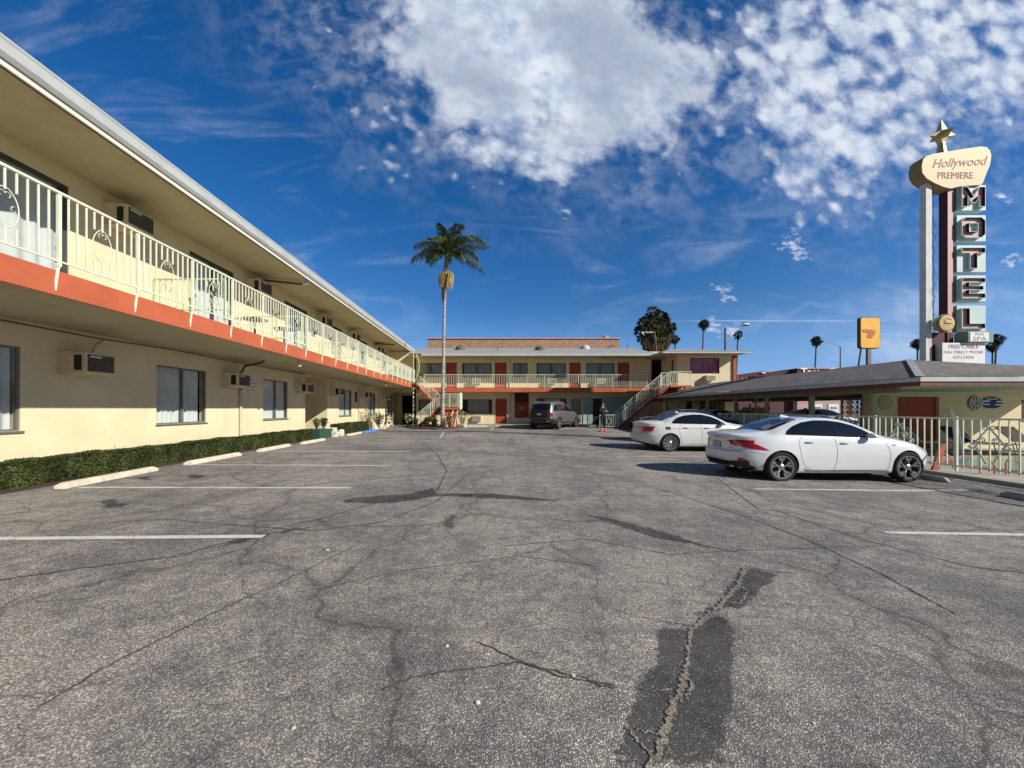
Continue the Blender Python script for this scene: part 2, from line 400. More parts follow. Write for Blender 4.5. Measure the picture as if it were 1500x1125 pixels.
def world():
    nt=W.node_tree; nt.nodes.clear(); t=NT(nt); out=t.new('OutputWorld'); bg=t.new('Background'); STR=.075; CL=.66; bg.inputs[1].default_value=STR
    sk=t.new('TexSky'); sk.sky_type='NISHITA'; sk.sun_disc=False; sk.sun_elevation=math.asin(-LD.z); sk.sun_rotation=math.atan2(-LD.x,-LD.y)
    sk.air_density=1.0; sk.dust_density=.25; sk.ozone_density=3.5; sk.altitude=100
    hs=t.new('HueSaturation'); nt.links.new(sk.outputs[0],hs.inputs['Color']); hs.inputs['Saturation'].default_value=1.34; hs.inputs['Value'].default_value=1.0
    d=t.coord('Generated'); x,y,z=t.sep(d)
    yy=y.max(.05); u=x/yy; v=z/yy; zz=(z+.02).max(.03)
    q0=t.comb(u,v,yy*0.)              # direction on a plane ahead of the place
    wn1=t.new('TexNoise'); t.link(q0,wn1.inputs['Vector']); wn1.inputs['Scale'].default_value=1.9; wn1.inputs['Detail'].default_value=4; ws=t.new('SeparateColor'); nt.links.new(wn1.outputs['Color'],ws.inputs[0])
    wn2=t.new('TexNoise'); t.link(q0,wn2.inputs['Vector']); wn2.inputs['Scale'].default_value=7.; wn2.inputs['Detail'].default_value=4; ws2=t.new('SeparateColor'); nt.links.new(wn2.outputs['Color'],ws2.inputs[0])
    ub=u+(X(nt,ws.outputs[0])-.5)*.55+(X(nt,ws2.outputs[0])-.5)*.22; vb=v+(X(nt,ws.outputs[1])-.5)*.42+(X(nt,ws2.outputs[1])-.5)*.18
    pl=t.comb(u*1.15+v*.2,v*1.25,0.)
    def blob(cx,cy,rx,ry,rot=0.):
        c,s_=math.cos(rot),math.sin(rot); du=ub-(cx-VX)/F; dv=vb-(VY-cy)/F
        a=(du*c+dv*s_)*(F/rx); b_=(dv*c-du*s_)*(F/ry)
        return (a*a+b_*b_).op('SQRT')
    f1=t.noise(pl,2.6,7,.58,.2); f2=t.noise(pl,8,6,.58,.25); f3=t.noise(pl,24,5,.55,.2)
    cell=t.vor(t.vadd(pl,t.noisec(pl,9,4),.06),17,'SMOOTH_F1'); f4=t.noise(pl,14,5,.6,.3); f5=t.noise(t.mapping(pl,(1,1.8,1)),34,5,.6,.3)
    big=blob(770,75,345,190,-.22); rt=blob(1270,95,400,215,.12); rt2=blob(1185,260,150,120,.3); low=blob(770,225,210,75,.0); mid=blob(950,215,260,85,.1)
    mbig=(1.25-big).ss(0,.75); mlow=(1.2-low).ss(0,.8); mrt=(1.2-rt).ss(0,.45).max((1.15-rt2).ss(0,.6)); mmid=(1.1-mid).ss(0,.8)
    ymask=y.gt(.05)
    ymask=ymask*1.
    # big soft mass: broad puffs, only a little fine detail; the right-hand field: small separate cloudlets
    puff=f1*.5+f2*.36+f3*.14
    edge=big.ss(.25,1.25,1.,0.).max(low.ss(.3,1.2,.75,0.))
    dbig=(puff+edge*.58-.775).ss(-.03,.25)
    patch=(1.-cell*1.3)*.36+f4*.34+f3*.14+f1*.16
    fld=rt.ss(.45,1.15,1.,0.).max(rt2.ss(.3,1.15,.9,0.)).max(mid.ss(.2,1.2,.55,0.)).max(big.ss(.8,1.5,.45,0.)).max(blob(640,215,230,120,-.35).ss(.4,1.2,.6,0.))
    drt=(patch+fld*.45-.765).ss(-.03,.26)*.93
    bits=(1.1-blob(1055,462,60,38)).max(0.).max((1.1-blob(1130,370,60,45))).max((1.05-blob(1065,408,30,14))).max((1.1-blob(1475,358,52,16))).max((1.1-blob(1470,302,42,20))).max((1.1-blob(905,412,90,18))*.35).max((1.1-blob(430,115,50,30))*.6).max((1.05-blob(850,315,70,30))*.8).max((1.1-blob(240,95,200,70,.4))*.35)
    dbt=(f5*.85+f4*.25+bits.max(0.).ss(0,1.)*.34-.80).ss(-.02,.24)*.85
    wn=t.noise(t.mapping(t.comb(u,v,0.),(2.0,7,1),(0,0,.6)),1.,5,.6,1.2)
    wisp=wn.ss(.48,.80,0,.22)*(v.ss(.05,.35))
    veil=(f2*.6+f3*.4).ss(.38,.66)*big.ss(.6,1.7,1,0).max(rt.ss(.6,1.6,1,0)*.9).max(low.ss(.3,1.6,.8,0))*.30
    uv1=(u-(1190-VX)/F)*2.2; vv1=(v-(VY-470)/F)*260.; w2=((uv1*uv1+vv1*vv1).ss(.1,1.,1,0)*.28).max(blob(1330,450,190,90,.6).ss(.0,1.,1,0)*wn.ss(.35,.6)*.55).max(blob(1160,463,160,10).ss(0,1.,1,0)*.12)
    elsewhere=(f2*.6+f1*.4).ss(.60,.78)*(1.-ymask)
    dens=dbig.max(veil*1.).max(drt).max(dbt).max(wisp).max(w2)*ymask
    dens=dens.max(elsewhere)
    sh=(t.noise(pl,2.6,5,.55,.3)).ss(.38,.62)*dbig.ss(.4,1.)*big.ss(.3,1.1,1,0)
    relief=(f2*.7+f3*.3).ss(.36,.60)
    cc=t.mix(sh*.85,t.mix(relief,(.50,.62,.83),(.90,.95,1.05)),(.38,.45,.60))
    n=t.new('VectorMath',operation='SCALE'); nt.links.new(cc,n.inputs[0]); n.inputs['Scale'].default_value=CL/STR
    hz=z.ss(.0,.26,.80,0.)*ymask
    hcol=t.new('VectorMath',operation='SCALE'); hcol.inputs[0].default_value=(.17,.37,.78); hcol.inputs['Scale'].default_value=.83/STR
    base=t.mix(1.,hs.outputs[0],(1.02,.93,1.06),'MULTIPLY'); base=t.mix(hz,base,hcol.outputs[0]); base=t.mix((1.-ymask)*.5,base,(0.,0.,0.))  # sky behind the camera is darkened to cut fill on shaded walls
    fin=t.mix(dens,base,n.outputs[0])
    nt.links.new(fin,bg.inputs[0]); nt.links.new(bg.outputs[0],out.inputs[0])
world()
mat('crackline',(.075,.072,.068),.95,var=.3,vs=30)
# ---------------------------------------------------------------- ground
def ground():
    xs=sorted(set([-600,-300,-150,-80,-40,-20]+[x*.75 for x in range(-16,26)]+[30,45,70,120,300,600]))
    ys=sorted(set([-300,-100,-40,-15,-5,-2]+[y*.75 for y in range(0,45)]+[36,45,60,100,200,400,900]))
    vs=[(x,y,gz(x,y)) for y in ys for x in xs]; nx=len(xs)
    fs=[(j*nx+i,j*nx+i+1,(j+1)*nx+i+1,(j+1)*nx+i) for j in range(len(ys)-1) for i in range(nx-1)]
    b=B(); b.add(vs,fs); struct(b.build('ground','asphalt',None,smooth=True,autos=False))
ground()
def rand_edge(pts,step=.05,amp=.012,closed=True):
    out=[]; n=len(pts)
    for i in range(n if closed else n-1):
        a=Vector(pts[i]); c=Vector(pts[(i+1)%n]); L=(c-a).length; k=max(2,int(L/step)); d=(c-a).normalized(); nn=Vector((-d.y,d.x))
        for j in range(k): out.append(a.lerp(c,j/k)+nn*random.uniform(-amp,amp))
    if not closed: out.append(Vector(pts[-1]))
    return out
def set_edge(o,vals):
    at=o.data.attributes.new('edge','FLOAT','POINT'); at.data.foreach_set('value',[float(v) for v in vals])
def sheet(name,pix,mt,lift=.004,amp=.012,step=.05,feather=.11):
    """flat painted or patched area lying on the ground; 'edge' runs 0 at the rim to 1 inside"""
    pts=[gp(*p) for p in pix]; e=rand_edge([(p[0],p[1]) for p in pts],step,amp); n=len(e); P_=list(e)
    xs=[p.x for p in e]; ys=[p.y for p in e]
    def sd(q): 
        m=9
        for i in range(n):
            a,c=e[i],e[(i+1)%n]; ac=c-a; t=max(0,min(1,(q-a).dot(ac)/max(ac.length_squared,1e-9))); m=min(m,(q-a-ac*t).length)
        return m
    def ins(q):
        s_=False
        for i in range(n):
            a,c=e[i],e[(i+1)%n]
            if (a.y>q.y)!=(c.y>q.y) and q.x<(c.x-a.x)*(q.y-a.y)/(c.y-a.y)+a.x: s_=not s_
        return s_
    g=max(.035,min(.09,(max(xs)-min(xs))/25)); x=min(xs)
    while x<max(xs):
        y=min(ys)
        while y<max(ys):
            q=Vector((x,y))
            if ins(q) and sd(q)>g*.35: P_.append(q)
            y+=g
        x+=g
    r=delaunay_2d_cdt(P_,[],[list(range(n))],1,1e-5)
    b=B(); b.add([(p.x,p.y,gz(p.x,p.y)+lift) for p in r[0]],r[2]); o=struct(b.build(name,mt,None)); set_edge(o,[min(sd(p)/feather,1) for p in r[0]]); return o
def ribbon(name,pix,w,mt,lift=.008,jit=.5,step=.03):
    pts=[gp(*p) for p in pix]
    e=rand_edge([(p[0],p[1]) for p in pts],step,.007*jit*2,False); b=B(); vs=[]; ev=[]
    ws=w if isinstance(w,(list,tuple)) else [w,w]; ph=random.uniform(0,9); m=[1,1]
    for i,p in enumerate(e):
        d=(e[min(i+2,len(e)-1)]-e[max(i-2,0)]).normalized(); n=Vector((-d.y,d.x)); f=i/(len(e)-1)*(len(ws)-1); k=min(int(f),len(ws)-2); ww=ws[k]+(ws[k+1]-ws[k])*(f-k)
        for j in (0,1): m[j]=m[j]*.6+.4*random.uniform(1-jit,1+jit)
        for j,q in ((0,p-n*ww*.62*m[0]),(None,p),(1,p+n*ww*.62*m[1])):
            vs.append((q.x,q.y,gz(q.x,q.y)+lift)); ev.append(0 if j is not None else 1)
    b.add(vs,[(3*i+c,3*i+c+1,3*i+c+4,3*i+c+3) for i in range(len(e)-1) for c in (0,1)]); o=struct(b.build(name,mt,None)); set_edge(o,ev); return o
# stall lines (photo pixel end points are only a way to read off ground positions)
def pline(p0,p1,w=.10,m='paint_white'):
    a,c=gp(*p0),gp(*p1); d=(c-a).normalized(); n=Vector((-d.y,d.x,0))*w/2
    N=max(2,int((c-a).length/.3)); b=B(); vs=[]
    for i in range(N+1):
        for s_ in (-1,1):
            q=a.lerp(c,i/N)+n*s_*random.uniform(.93,1.07); vs.append((q.x,q.y,gz(q.x,q.y)+.006))
    b.add(vs,[(2*i,2*i+1,2*i+3,2*i+2) for i in range(N)]); struct(b.build('parking_line',m,None))
for a,c in [((-40,790),(387,786.2)),((115,714.5),(513,715)),((288,681.2),(572,682.2)),((400,660.8),(602,661.8)),((1296,780.6),(1530,784)),((1106,716.6),(1418,718.2))]: pline(a,c)
sheet('ground_dark_strip',[(560,631),(700,631.2),(860,637.5),(935,641),(935,643.5),(850,640),(700,633),(560,632.4)],'tar',.004,.02,.1,.08)  # thin dark strip drawn across the far asphalt
for a,c in [((455,648.5),(600,649.5)),((500,639),(640,640)),((905,668.2),(1030,668.6)),((645,641.5),(650,633)),((880,640),(930,641)),((719,631),(722,626)),((874,624),(884,629)),((840,627),(868,626.5))]: pline(a,c,.10,'paint_worn')
sheet('accessible_bay_marking',[(600,632.5),(668,632),(655,637),(628,638),(610,637)],'paint_blue',.004)
# dark repair patches with a pale crumbling seam
sheet('asphalt_patch',[(963,912),(995,915),(1030,905),(1075,880),(1090,960),(1088,1030),(1086,1140),(872,1140),(905,1050)],'tar',.004)
sheet('asphalt_patch',[(1092,831),(1160,840),(1128,862),(1106,892),(1078,898),(1010,908),(985,912),(1040,880),(1062,852)],'tar',.004)
sheet('asphalt_patch',[(497,733),(520,728),(600,722),(640,712),(642,722),(690,722),(700,729),(640,728),(575,739),(500,738)],'tar',.004)
sheet('asphalt_patch',[(650,722),(720,722),(820,732),(822,736),(700,730)],'tarfaint',.004)
sheet('asphalt_patch',[(640,765),(665,738),(688,722),(692,735),(672,780),(655,795)],'tarfaint',.004,.03,.05,.25)
sheet('asphalt_patch',[(300,800),(380,778),(470,765),(480,772),(390,790),(310,812)],'tarfaint',.004,.03,.05,.2)
sheet('oil_stain',[(130,735),(175,728),(200,738),(180,748),(140,746)],'tar',.004,.03,.05,.2)
sheet('oil_stain',[(262,697),(300,692),(310,698),(275,704)],'tar',.004,.03,.05,.2)
sheet('oil_stain',[(190,700),(220,695),(232,702),(205,708)],'tar',.004,.03,.05,.2)
sheet('asphalt_patch',[(850,752),(885,756),(980,778),(1042,802),(1035,803),(960,790),(880,764)],'tarfaint',.004)
sheet('asphalt_patch',[(1198,873),(1225,878),(1265,893),(1262,897),(1215,884)],'tar',.004,.006)
sheet('asphalt_patch',[(922,911),(948,909),(953,918),(935,921)],'tar',.004,.006,.03)
ribbon('crumbled_crack',[(1090,832),(1082,858),(1062,882),(1035,905),(1012,925),(1008,955),(1004,985),(1000,1005),(985,1040),(975,1075),(955,1125),(950,1150)],[.03,.055,.05,.04,.035,.05,.032],'crackfill',.009,.8,.012)
ribbon('crumbled_crack',[(1083,858),(1096,868),(1085,885),(1062,883)],[.02,.03],'crackfill',.009,.8,.012)
ribbon('crumbled_crack',[(958,911),(985,913),(1015,918)],[.012,.022],'crackfill',.009,.8,.012)
ribbon('crumbled_crack',[(885,888),(930,902),(985,913)],[.006,.014],'crackfill',.005,.6,.02)
ribbon('crumbled_crack',[(1092,832),(1125,836),(1165,841)],[.03,.02],'crackfill',.009,.8,.012)
ribbon('crumbled_crack',[(925,1008),(955,1013),(985,1012)],[.008,.016],'crackfill',.009,.8,.012)
ribbon('crumbled_crack',[(918,1066),(930,1080),(950,1103),(962,1125)],[.012,.02],'crackfill',.009,.8,.012)
ribbon('crumbled_crack',[(932,1070),(955,1076),(972,1084)],[.012,.016],'crackfill',.009,.8,.012)
ribbon('crumbled_crack',[(1000,995),(1016,1002),(1010,1020),(995,1030)],[.02,.03],'crackfill',.009,.8,.012)
ribbon('crumbled_crack',[(850,752),(900,762),(960,779),(1042,802),(1070,806)],[.012,.02],'crackfill',.009,.6,.03)
for pts,w in [([(0,850),(120,833),(260,815),(330,795),(400,775),(470,760),(560,735)],.03),([(330,768),(460,778),(560,765),(640,735),(690,690)],.022),([(60,1035),(160,975),(250,930),(330,890),(420,850),(520,800)],.02),([(700,940),(800,985),(900,1010)],.012),
    ([(560,1010),(620,990),(760,970),(900,1005)],.014),([(1130,745),(1200,770),(1300,800),(1420,830),(1500,840)],.02),([(900,700),(980,720),(1100,760),(1180,790),(1290,840),(1400,900)],.018),([(740,800),(860,790),(980,812),(1100,806),(1290,800)],.012),
    ([(1000,690),(1050,700),(1110,745),(1180,755)],.02),([(610,640),(640,665),(655,690),(640,720)],.03),([(1300,770),(1380,779),(1450,776)],.02),([(0,800),(60,790),(120,770),(230,760),(330,768)],.012),([(430,870),(600,835),(760,815),(880,830)],.010)]:
    ribbon('asphalt_crack',pts,w*.62,'crackline',.005,.75,.03)
# small litter and stones on the asphalt
for i,(px,py) in enumerate([(392,1011),(618,692),(783,712),(655,947),(480,806),(1192,1060),(840,990),(266,905),(430,1067),(700,1030)]):
    q=gp(px,py); b=B(); r=random.uniform(.006,.016)
    b.lathe([(0,0),(r,.002),(r*.9,r*.6),(0,r*.8)],(q.x,q.y,q.z),6)
    center_origin(tag(b.build('pebble','offwhite' if i%2 else 'rock',None),'tiny loose pebble lying on the open asphalt','pebble','pebbles scattered on the asphalt'))

# ---------------------------------------------------------------- generic facade pieces
def wall_holes(b,T,u0,u1,z0,z1,holes,th=.2):
    us=sorted(set([u0,u1]+[h[0] for h in holes]+[h[1] for h in holes])); zs=sorted(set([z0,z1]+[h[2] for h in holes]+[h[3] for h in holes]))
    us=[u for u in us if u0<=u<=u1]; zs=[z for z in zs if z0<=z<=z1]; b.T=T
    for i in range(len(us)-1):
        for j in range(len(zs)-1):
            cu,cz=(us[i]+us[i+1])/2,(zs[j]+zs[j+1])/2
            if any(h[0]<cu<h[1] and h[2]<cz<h[3] for h in holes): continue
            b.quad((us[i],0,zs[j]),(us[i+1],0,zs[j]),(us[i+1],0,zs[j+1]),(us[i],0,zs[j+1]))
    for h in holes:
        a,c,d,e=h[:4]; d=max(d,z0)
        for p,q in (((a,d),(c,d)),((c,d),(c,e)),((c,e),(a,e)),((a,e),(a,d))):
            b.quad((p[0],0,p[1]),(q[0],0,q[1]),(q[0],-th,q[1]),(p[0],-th,p[1]))
    b.T=None
def window(par,T,u0,u1,z0,z1,cur='curtain',gap=(0,0),panes=2,depth=.07,fr='frame_dark',fw=.045,folds=16,glass='glass',door=False,glabel=None):
    """recessed sliding window: frame, glass, curtain; sits in a hole of the wall"""
    b=B(T); y0,y1=-depth-.03,-depth+.02
    b.box(u0,u1,y0,y1,z1-fw,z1); b.box(u0,u1,y0,y1,z0,z0+fw); b.box(u0,u0+fw,y0,y1,z0+fw,z1-fw); b.box(u1-fw,u1,y0,y1,z0+fw,z1-fw)
    for k in range(1,panes):
        uu=u0+(u1-u0)*k/panes; b.box(uu-fw*.5,uu+fw*.5,y0-.012,y1+.012,z0+fw,z1-fw)
    w=b.build('sliding_door' if door else 'window',fr,par)
    b=B(T); b.quad((u0+fw,-depth,z0+fw),(u1-fw,-depth,z0+fw),(u1-fw,-depth,z1-fw),(u0+fw,-depth,z1-fw)); b.build('pane',glass,w)
    b=B(T); a0=u0+(u1-u0)*gap[0]+.005; a1=u1-(u1-u0)*gap[1]-.005; n=int(folds*6); vs=[];fs=[]
    ph=random.uniform(0,6)
    for i in range(n+1):
        f=i/n; u=a0+(a1-a0)*f; wv=math.sin(f*folds*2*PI+ph+1.3*math.sin(f*9+ph))*.034+math.sin(f*folds*.77*PI+ph*2)*.014
        for zz in (z0+.03,(z0+z1)/2,z1-.03): vs.append((u,-depth-.075+wv*.8*(1.1 if zz<z1-.1 else .7),zz))
    for i in range(n):
        for j in range(2): fs.append((i*3+j,(i+1)*3+j,(i+1)*3+j+1,i*3+j+1))
    b.add(vs,fs); b.build('curtain',cur,w,smooth=True,autos=False)
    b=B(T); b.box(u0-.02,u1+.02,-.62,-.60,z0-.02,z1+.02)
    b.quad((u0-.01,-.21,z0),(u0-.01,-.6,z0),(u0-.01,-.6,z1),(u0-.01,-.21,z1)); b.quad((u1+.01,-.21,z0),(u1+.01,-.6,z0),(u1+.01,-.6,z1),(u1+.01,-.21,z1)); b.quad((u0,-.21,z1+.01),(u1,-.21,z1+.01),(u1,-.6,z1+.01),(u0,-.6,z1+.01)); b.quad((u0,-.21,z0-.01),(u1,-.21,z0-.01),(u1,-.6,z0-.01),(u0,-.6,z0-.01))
    b.build('dark_room_backing','void',w)  # near-black box paints the darkness of the unlit room
    if not door:
        b=B(T); b.box(u0-.03,u1+.03,-.03,.035,z0-.035,z0-.002); b.build('sill',fr if fr!='frame_dark' else 'frame_grey',w)
    else:
        b=B(T); uu=u1-.2; b.tube([(uu,-depth+.06,z0+1.0),(uu,-depth+.09,z0+1.05),(uu,-depth+.09,z0+1.25),(uu,-depth+.06,z0+1.3)],.012,6); b.build('handle','metal',w)
    return w
def ac_side(par,T,u0,w,z0,h,d,wm='acbox'):
    """through-wall air conditioner: sleeve, casing with dark side vent, front grille"""
    b=B(T); b.box(u0,u0+w,0,d,z0,z0+h); b.box(u0-.02,u0+w+.02,0,d*.5,z0-.03,z0+h+.02)
    ac=b.build('air_conditioner',wm,par,bevel=.008)
    b=B(T); n=9
    b.box(u0-.004,u0+.002,d*.58,d*.86,z0+h*.14,z0+h*.86)
    b.build('side_vent','black',ac)
    b=B(T); b.box(u0+.035,u0+w-.035,d-.01,d+.008,z0+.04,z0+h-.04); gm=b
    for k in range(n): zz=z0+.05+(h-.1)*k/n; b.box(u0+.04,u0+w-.04,d+.006,d+.016,zz,zz+(h-.1)/n*.45)
    b.build('grille','acgrille',ac)
    b=B(T); b.box(u0+.07,u0+w*.5,d+.014,d+.022,z0+h*.76,z0+h*.84); b.build('badge','offwhite',ac)
    return ac
def ac_front(par,T,u0,w,z0,h,d=.42):
    b=B(T); b.box(u0,u0+w,0,d,z0,z0+h); ac=b.build('air_conditioner','acwhite',par,bevel=.01)
    b=B(T); 
    for k in range(6):
        for j in range(3):
            a=u0+.04+(w-.08)*j/3; zz=z0+.04+(h-.08)*k/6; b.box(a+.008,a+(w-.08)/3-.008,d-.01,d+.006,zz+.006,zz+(h-.08)/6-.012)
    b.build('grille','acgrille' if h>.5 else 'frame_grey',ac); return ac
def door(par,T,u0,u1,z0,z1,m='reddoor',label=None,knob=True,fm='stucco2'):
    b=B(T); b.box(u0+.01,u1-.01,-.12,-.075,z0+.01,z1-.005); d=b.build('door',m,par,bevel=.004)
    b=B(T); f=.05
    b.box(u0-f,u0,-.1,.02,z0,z1+f); b.box(u1,u1+f,-.1,.02,z0,z1+f); b.box(u0,u1,-.1,.02,z1,z1+f); b.build('door_frame',fm,d)
    if knob:
        b=B(T); b.lathe([(0,.0),(.028,.005),(.032,.03),(.02,.05),(0,.055)],(0,0,0),10); vs=b.v
        b=B(T); b.tube([(u0+.09,-.075,z0+1.0),(u0+.09,-.03,z0+1.0),(u0+.09,-.01,z0+1.0)],[.012,.03,.02],8); b.build('door_knob','metal',d)
    if label: d['label']=label
    return d
def lamp(par,x,y,z):
    b=B(); b.lathe([(0,0),(.05,0),(.05,-.03),(.02,-.04),(.02,-.06),(.07,-.08),(.085,-.14),(.06,-.2),(0,-.22)],(x,y,z),12)
    o=b.build('ceiling_lamp','pipe',par,smooth=True); return o
def oval(b,T,u,z,w,h,r=.011,n=22):
    r=r*.85
    """wrought-iron teardrop ring with four little scrolls"""
    pts=[]
    for k in range(n+1):
        a=2*PI*k/n; s_=math.sin(a); c=math.cos(a); hh=h/2*(1+.12*max(c,0)**6)
        pts.append(T(u+w/2*s_,0,z+hh*c*(1.0)))
    b.tube(pts,r,5,False)
    for dx,dz,a0,sg_ in ((.07,.38,-1.2,1),(-.07,.38,PI+1.2,-1),(.34,.02,1.6,1),(-.34,-.06,PI-1.6,-1),(.10,-.36,1.4,-1),(-.10,-.36,PI-1.4,1)):
        q=[]
        for k in range(11):
            t=k/10; a=a0+sg_*t*4.2; rr=w*.16*(1-t*.65); q.append(T(u+dx*w+rr*math.cos(a),0,z+dz*h+rr*math.sin(a)))
        b.tube(q,r*.7,4,False)
def railing(par,T,u0,u1,zf,h,post_u,nb,orn=True,foot=True,m='rail',zb=.12,br=.0085,name='railing',orn_every=1,footlen=.27):
    """top rail + bottom rail + balusters as one part; every post and ornament a sub-part"""
    b=B(T); b.box(u0,u1,-.022,.022,zf+h-.022,zf+h+.008); b.box(u0,u1,-.010,.010,zf+zb-.010,zf+zb+.012)
    P_=[u for u in post_u]
    rl=None; bal=[]
    for a,c in zip(P_[:-1],P_[1:]):
        mid=(a+c)/2
        for k in range(1,nb+1):
            u=a+(c-a)*k/(nb+1)
            j=random.uniform(-.006,.006)
            if orn and abs(u-mid)<.14:
                b.box(u-br,u+br,-br,br,zf+zb,zf+h*.30+.02); b.box(u-br,u+br,-br,br,zf+h*.73,zf+h-.03)
            else: b.box(u-br+j,u+br+j,-br,br,zf+zb,zf+h-.03)
    rl=b.build(name,m,par)
    for u in P_:
        b=B(T); b.box(u-.019,u+.019,-.019,.019,zf+.05,zf+h-.03)
        if foot:
            b.tube([(u,.0,zf+.06),(u,-.02,zf-.03),(u,-.055,zf-footlen)],.018,6)
        b.build('post',m,rl)
    if orn:
        for i,(a,c) in enumerate(zip(P_[:-1],P_[1:])):
            if c-a<.5 or i%orn_every: continue
            b=B(); oval(b,T,(a+c)/2,zf+h*.52,.27,h*.43,br*.9); b.build('scroll_ornament',m,rl,smooth=True,autos=False)
    return rl

# ---------------------------------------------------------------- left wing of the motel
XW=-8.2; XB=-5.9; XE=-6.53; ZS=3.46; ZSB=3.14
TL=lambda u,v,z:(XW+v,u,z)
mw=thing('motel_wing','long cream motel wing with orange balcony edge and pale railing along the left','building',(-10,14,.3))
low_w=[(4.92,6.52),(9.15,10.74),(13.4,15.0),(20.0,21.8),(24.6,26.2),(29.0,30.6)]
up_d=[(5.15,7.27),(10.15,11.9),(14.8,16.6)]; up_w=[(19.1,20.4),(23.0,24.5),(27.6,29.2)]
b=B(); wall_holes(b,TL,-6,16.4,.15,3.14,[(a,c,1.22,2.68) for a,c in low_w[:3]])
wall_holes(b,TL,18.6,32,.15,3.14,[(a,c,1.22,2.68) for a,c in low_w[3:]])
wall_holes(b,TL,-6,33.8,3.14,6.2,[(a,c,3.47,5.9) for a,c in up_d]+[(a,c,4.45,5.9) for a,c in up_w]+[(16.95,17.35,4.9,5.7)])
b.quad((XW,16.4,.15),(XW-2.5,16.4,.15),(XW-2.5,16.4,3.14),(XW,16.4,3.14)); b.quad((XW,18.6,.15),(XW-2.5,18.6,.15),(XW-2.5,18.6,3.14),(XW,18.6,3.14)); b.quad((XW-2.5,16.4,.15),(XW-2.5,18.6,.15),(XW-2.5,18.6,3.14),(XW-2.5,16.4,3.14))
b.quad((XW,16.4,3.14),(XW-2.5,16.4,3.14),(XW-2.5,18.6,3.14),(XW,18.6,3.14))
# back and ends, so the wing is a closed block
b.box(-16,-15.8,-6,33.8,.15,6.2); b.box(-15.8,XW-.7,-6,-5.8,.15,6.2); b.box(-15.8,XW-.7,33.6,33.8,.15,6.2)
b.build('wall','stucco',mw)
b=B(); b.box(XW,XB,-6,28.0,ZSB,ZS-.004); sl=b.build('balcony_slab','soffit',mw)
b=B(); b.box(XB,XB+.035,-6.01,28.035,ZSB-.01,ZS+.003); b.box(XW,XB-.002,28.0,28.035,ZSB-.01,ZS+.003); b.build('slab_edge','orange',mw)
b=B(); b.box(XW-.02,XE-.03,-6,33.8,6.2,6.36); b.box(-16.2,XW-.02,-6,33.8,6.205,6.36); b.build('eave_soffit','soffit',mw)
b=B(); b.add([(XE,-6.2,6.42),(XE,34,6.42),(-12,34,7.3),(-12,-6.2,7.3),(-16.4,34,6.42),(-16.4,-6.2,6.42)],[(0,1,2,3),(3,2,4,5)]); b.build('roof','greyroof',mw)
b=B(); b.box(XE-.035,XE-.008,-6.1,33.85,6.15,6.44); b.build('fascia','gutter_dark',mw)
b=B(); f=lambda a,c,d:(XE+a,d,c)
b.prism([(0,6.27),(.06,6.24),(.105,6.30),(.12,6.44),(.135,6.47),(.135,6.49),(.10,6.49),(.10,6.46),(.02,6.46),(0,6.5)],f,-6.1,33.9); b.build('gutter','gutter',mw)
b=B(); b.box(XE-.006,XE+.03,-6.1,33.86,6.16,6.255); b.build('drip_edge','offwhite',mw)
for i,(a,c) in enumerate(low_w): window(mw,TL,a,c,1.22,2.68,'curtain',(0,.03) if i==0 else (0,.08) if i!=3 else (.0,.06),2,folds=9,depth=.045,fr='frame_grey',fw=.032)
for a,c in up_d: window(mw,TL,a,c,3.50,5.9,'curtain',(0,.04),2,.05,'frame_dark',.075,7,door=True)
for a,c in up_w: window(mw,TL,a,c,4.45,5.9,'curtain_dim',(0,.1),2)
b=B(TL); b.box(16.95,17.35,-.08,-.02,4.9,5.7); b.build('window','frame_dark',mw)
for y in (7.08,11.33,15.55,18.87,23.3,27.9): ac_side(mw,TL,y,.56,2.28,.40,.52)
for y in (7.9,12.45,17.4,21.2,25.9): ac_side(mw,TL,y,.64,5.50,.42,.50)
post=[5.04-1.12*k for k in range(8,0,-1)]+[5.04+1.12*k for k in range(0,21)]+[27.98]
TRl=lambda u,v,z:(XB+.075+v,u,z)
railing(mw,TRl,-3.9,28.0,ZS,1.05,post,9)
for y in (8.2,11.5,16.0,19.6,24.0):
    TD=lambda u,v,z,y=y:(u,y+v,z); x0,x1=-7.4,XB+.05
    rl=railing(mw,TD,x0,x1,ZS,.98,[x0,(x0+x1)/2,x1],5,True,False,'railgreen',.3,.009,'divider_railing')
# pipes, lamps, wall sign, wall joint
b=B(); b.tube([(XW+.06,12.12,.4),(XW+.06,12.12,2.2)],.038,8); b.build('downpipe','pipe',mw)
b=B(); b.tube([(XW+.06,12.12,2.2),(XW+.06,12.1,2.72),(XW+.25,12.05,2.98),(XW+.8,11.95,3.06),(XW+.95,11.9,3.13)],.035,8); b.build('downpipe','pipedark',mw)
for y in (22.9,26.9): b=B(); b.tube([(XW+.05,y,.4),(XW+.05,y,3.1)],.03,6); b.build('downpipe','pipe',mw)
for y in (13.6,26.4):
    b=B(); b.tube([(XE-.02,y,6.3),(XE-.15,y-.05,6.12),(XE-.35,y-.1,6.08)],.045,8); b.build('eave_downpipe','white',mw)
    b=B(); b.tube([(XE-.3,y-.1,6.08),(XW+.1,y-.5,6.10)],.04,8); b.build('eave_downpipe','pipedark',mw)
b=B(); b.tube([(XW+.02,-2,3.10),(XW+.02,5,3.09),(XW+.02,7.8,3.06),(XW+.03,9.6,3.11),(XW+.02,12,3.08),(XW+.02,16.3,3.11)],.012,5); b.tube([(XW+.02,7.9,3.06),(XW+.04,7.7,2.9),(XW+.04,7.62,2.7)],.008,5); b.build('cable','pipedark',mw)
for y in (11.9,21.5): lamp(mw,-6.15,y,ZSB)
